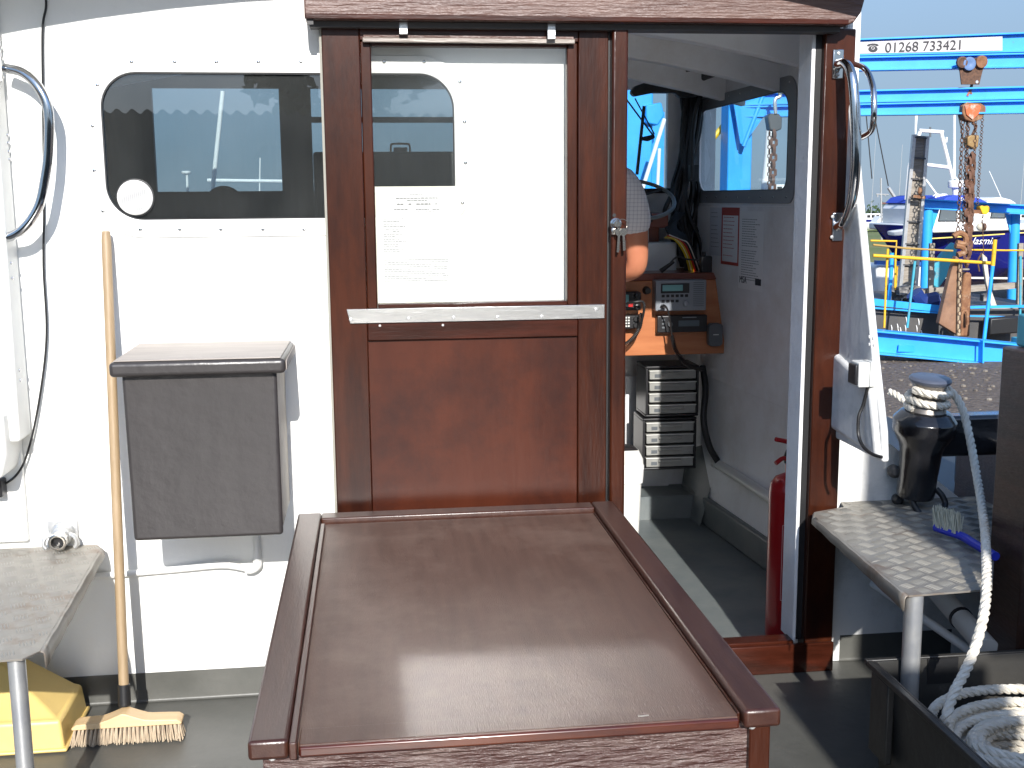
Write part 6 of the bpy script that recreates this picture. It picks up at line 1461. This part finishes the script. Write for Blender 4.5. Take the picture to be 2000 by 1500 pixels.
# ------------------------------------------------------------------ seen through the wheelhouse windows
tw = thing('hoist_tower','broad sky blue steel tower seen through the right windscreen','steel tower',tuple(A_(1240,500,15)))
p,q = A_(1150,120,15),A_(1277,120,15); MB().box((p.x,15,gz),(q.x,15.5,p.z+1)).build('tower_leg', bluep, tw, bevel=.03)
MB().prism([A_(1262,205,14.9),A_(1292,200,14.9),A_(1298,225,14.9),A_(1285,245,14.9),A_(1262,240,14.9)],(0,.2,0)).build('bracket', bluep, tw, bevel=.02)
MB().box((A_(1282,250,15.2).x,15.6,gz),(A_(1310,250,15.2).x,15.9,A_(1290,215,15.2).z)).build('tower_leg', bluep, tw)
MB().tube([A_(1254,372,13.9),A_(1298,232,13.9)],.03,8).build('white_brace', hullwhite, tw); MB().tube([A_(1284,372,13.9),A_(1288,290,13.9)],.025,8).build('white_brace', hullwhite, tw)
o = MB().tube([A_(1370,298,12.8),A_(1416,242,12.8),A_(1432,221,12.8)],.04,8).build('yellow_jib', mat('yellow_jib_paint',(.8,.5,.02),.4)); tag(o,'slanting yellow pole seen through the left of the side window','pole')
o = MB().tube([A_(1491,400,15.5),A_(1501,300,15.5),A_(1507,205,15.5)],.07,10).build('white_mast', hullwhite); tag(o,'thick white mast seen through the side window left of the hanging chain','mast')
h2 = thing('chain_hoist','dark grey chain hoist with rusty chain seen through the wheelhouse side window','chain hoist',tuple(A_(1512,385,11.8)))
MB().prism([A_(1500,228,11.8),A_(1506,221,11.8),A_(1522,222,11.8),A_(1528,230,11.8),A_(1527,252,11.8),A_(1518,256,11.8),A_(1504,254,11.8)],(0,.15,0)).build('hoist_body', darksteel, h2, bevel=.015)
MB().tube(smoothpath([A_(1520,175,11.8),A_(1524,188,11.8),A_(1514,195,11.8),A_(1515,222,11.8)],4),.025,8).build('hook', galv, h2)
chain(A_(1503,256,11.8),A_(1502,388,11.8),.07,.008,.02).build('hanging_chain', rustdark, h2, fix=False)
chain(A_(1512,256,11.8),A_(1508,388,11.8),.12,.022,.034).build('hanging_chain', mat('brown_rusty_chain',(.16,.08,.05),.8), h2, fix=False)
fl_ = thing('flood_lamp','round black lamp on a white stalk just outside the side window','lamp',tuple(A_(1557,400,3.2)))
MB().lathe(A_(1557,296,3.2),(-.8,-.6,0),[(.002,-.02),(.03,-.018),(.042,.0),(.044,.012),(.036,.014)],20).build('lamp_shell', blackgloss, fl_); MB().tube([A_(1559,312,3.2),A_(1556,470,3.2)],.006,8).build('stalk', hullwhite, fl_)
# foredeck fittings seen through the far left window
fm = thing('foredeck_pole','slanting white pole on the foredeck seen through the aft window','pole',tuple(A_(410,400,3)))
MB().tube([A_(408,440,3),A_(435,178,3)],.011,10).build('pole', hullwhite, fm)
ga = thing('mushroom_aerial','small white mushroom aerial on a thin stem seen through the aft window','aerial',tuple(A_(368,400,3.1)))
MB().tube([A_(369,440,3.1),A_(365,340,3.1)],.006,8).build('stem', hullwhite, ga); MB().lathe(A_(364,341,3.1),(0,0,1),[(.010,0),(.022,.006),(.024,.014),(.020,.018)],18).build('aerial_head', hullwhite, ga)
gr_ = thing('bow_rail','thin white bow rail beyond the cabin windows','rail',tuple(A_(500,400,4)))
MB().tube([A_(405,352,4),A_(560,354,4),A_(700,356,4)],.010,8).build('rail', hullwhite, gr_); MB().tube([A_(506,430,4),A_(508,308,4)],.004,6).build('rail_stanchion', hullwhite, gr_)
# ------------------------------------------------------------------ tidy
for o in bpy.data.objects:
    if '_b' in o: del o['_b']
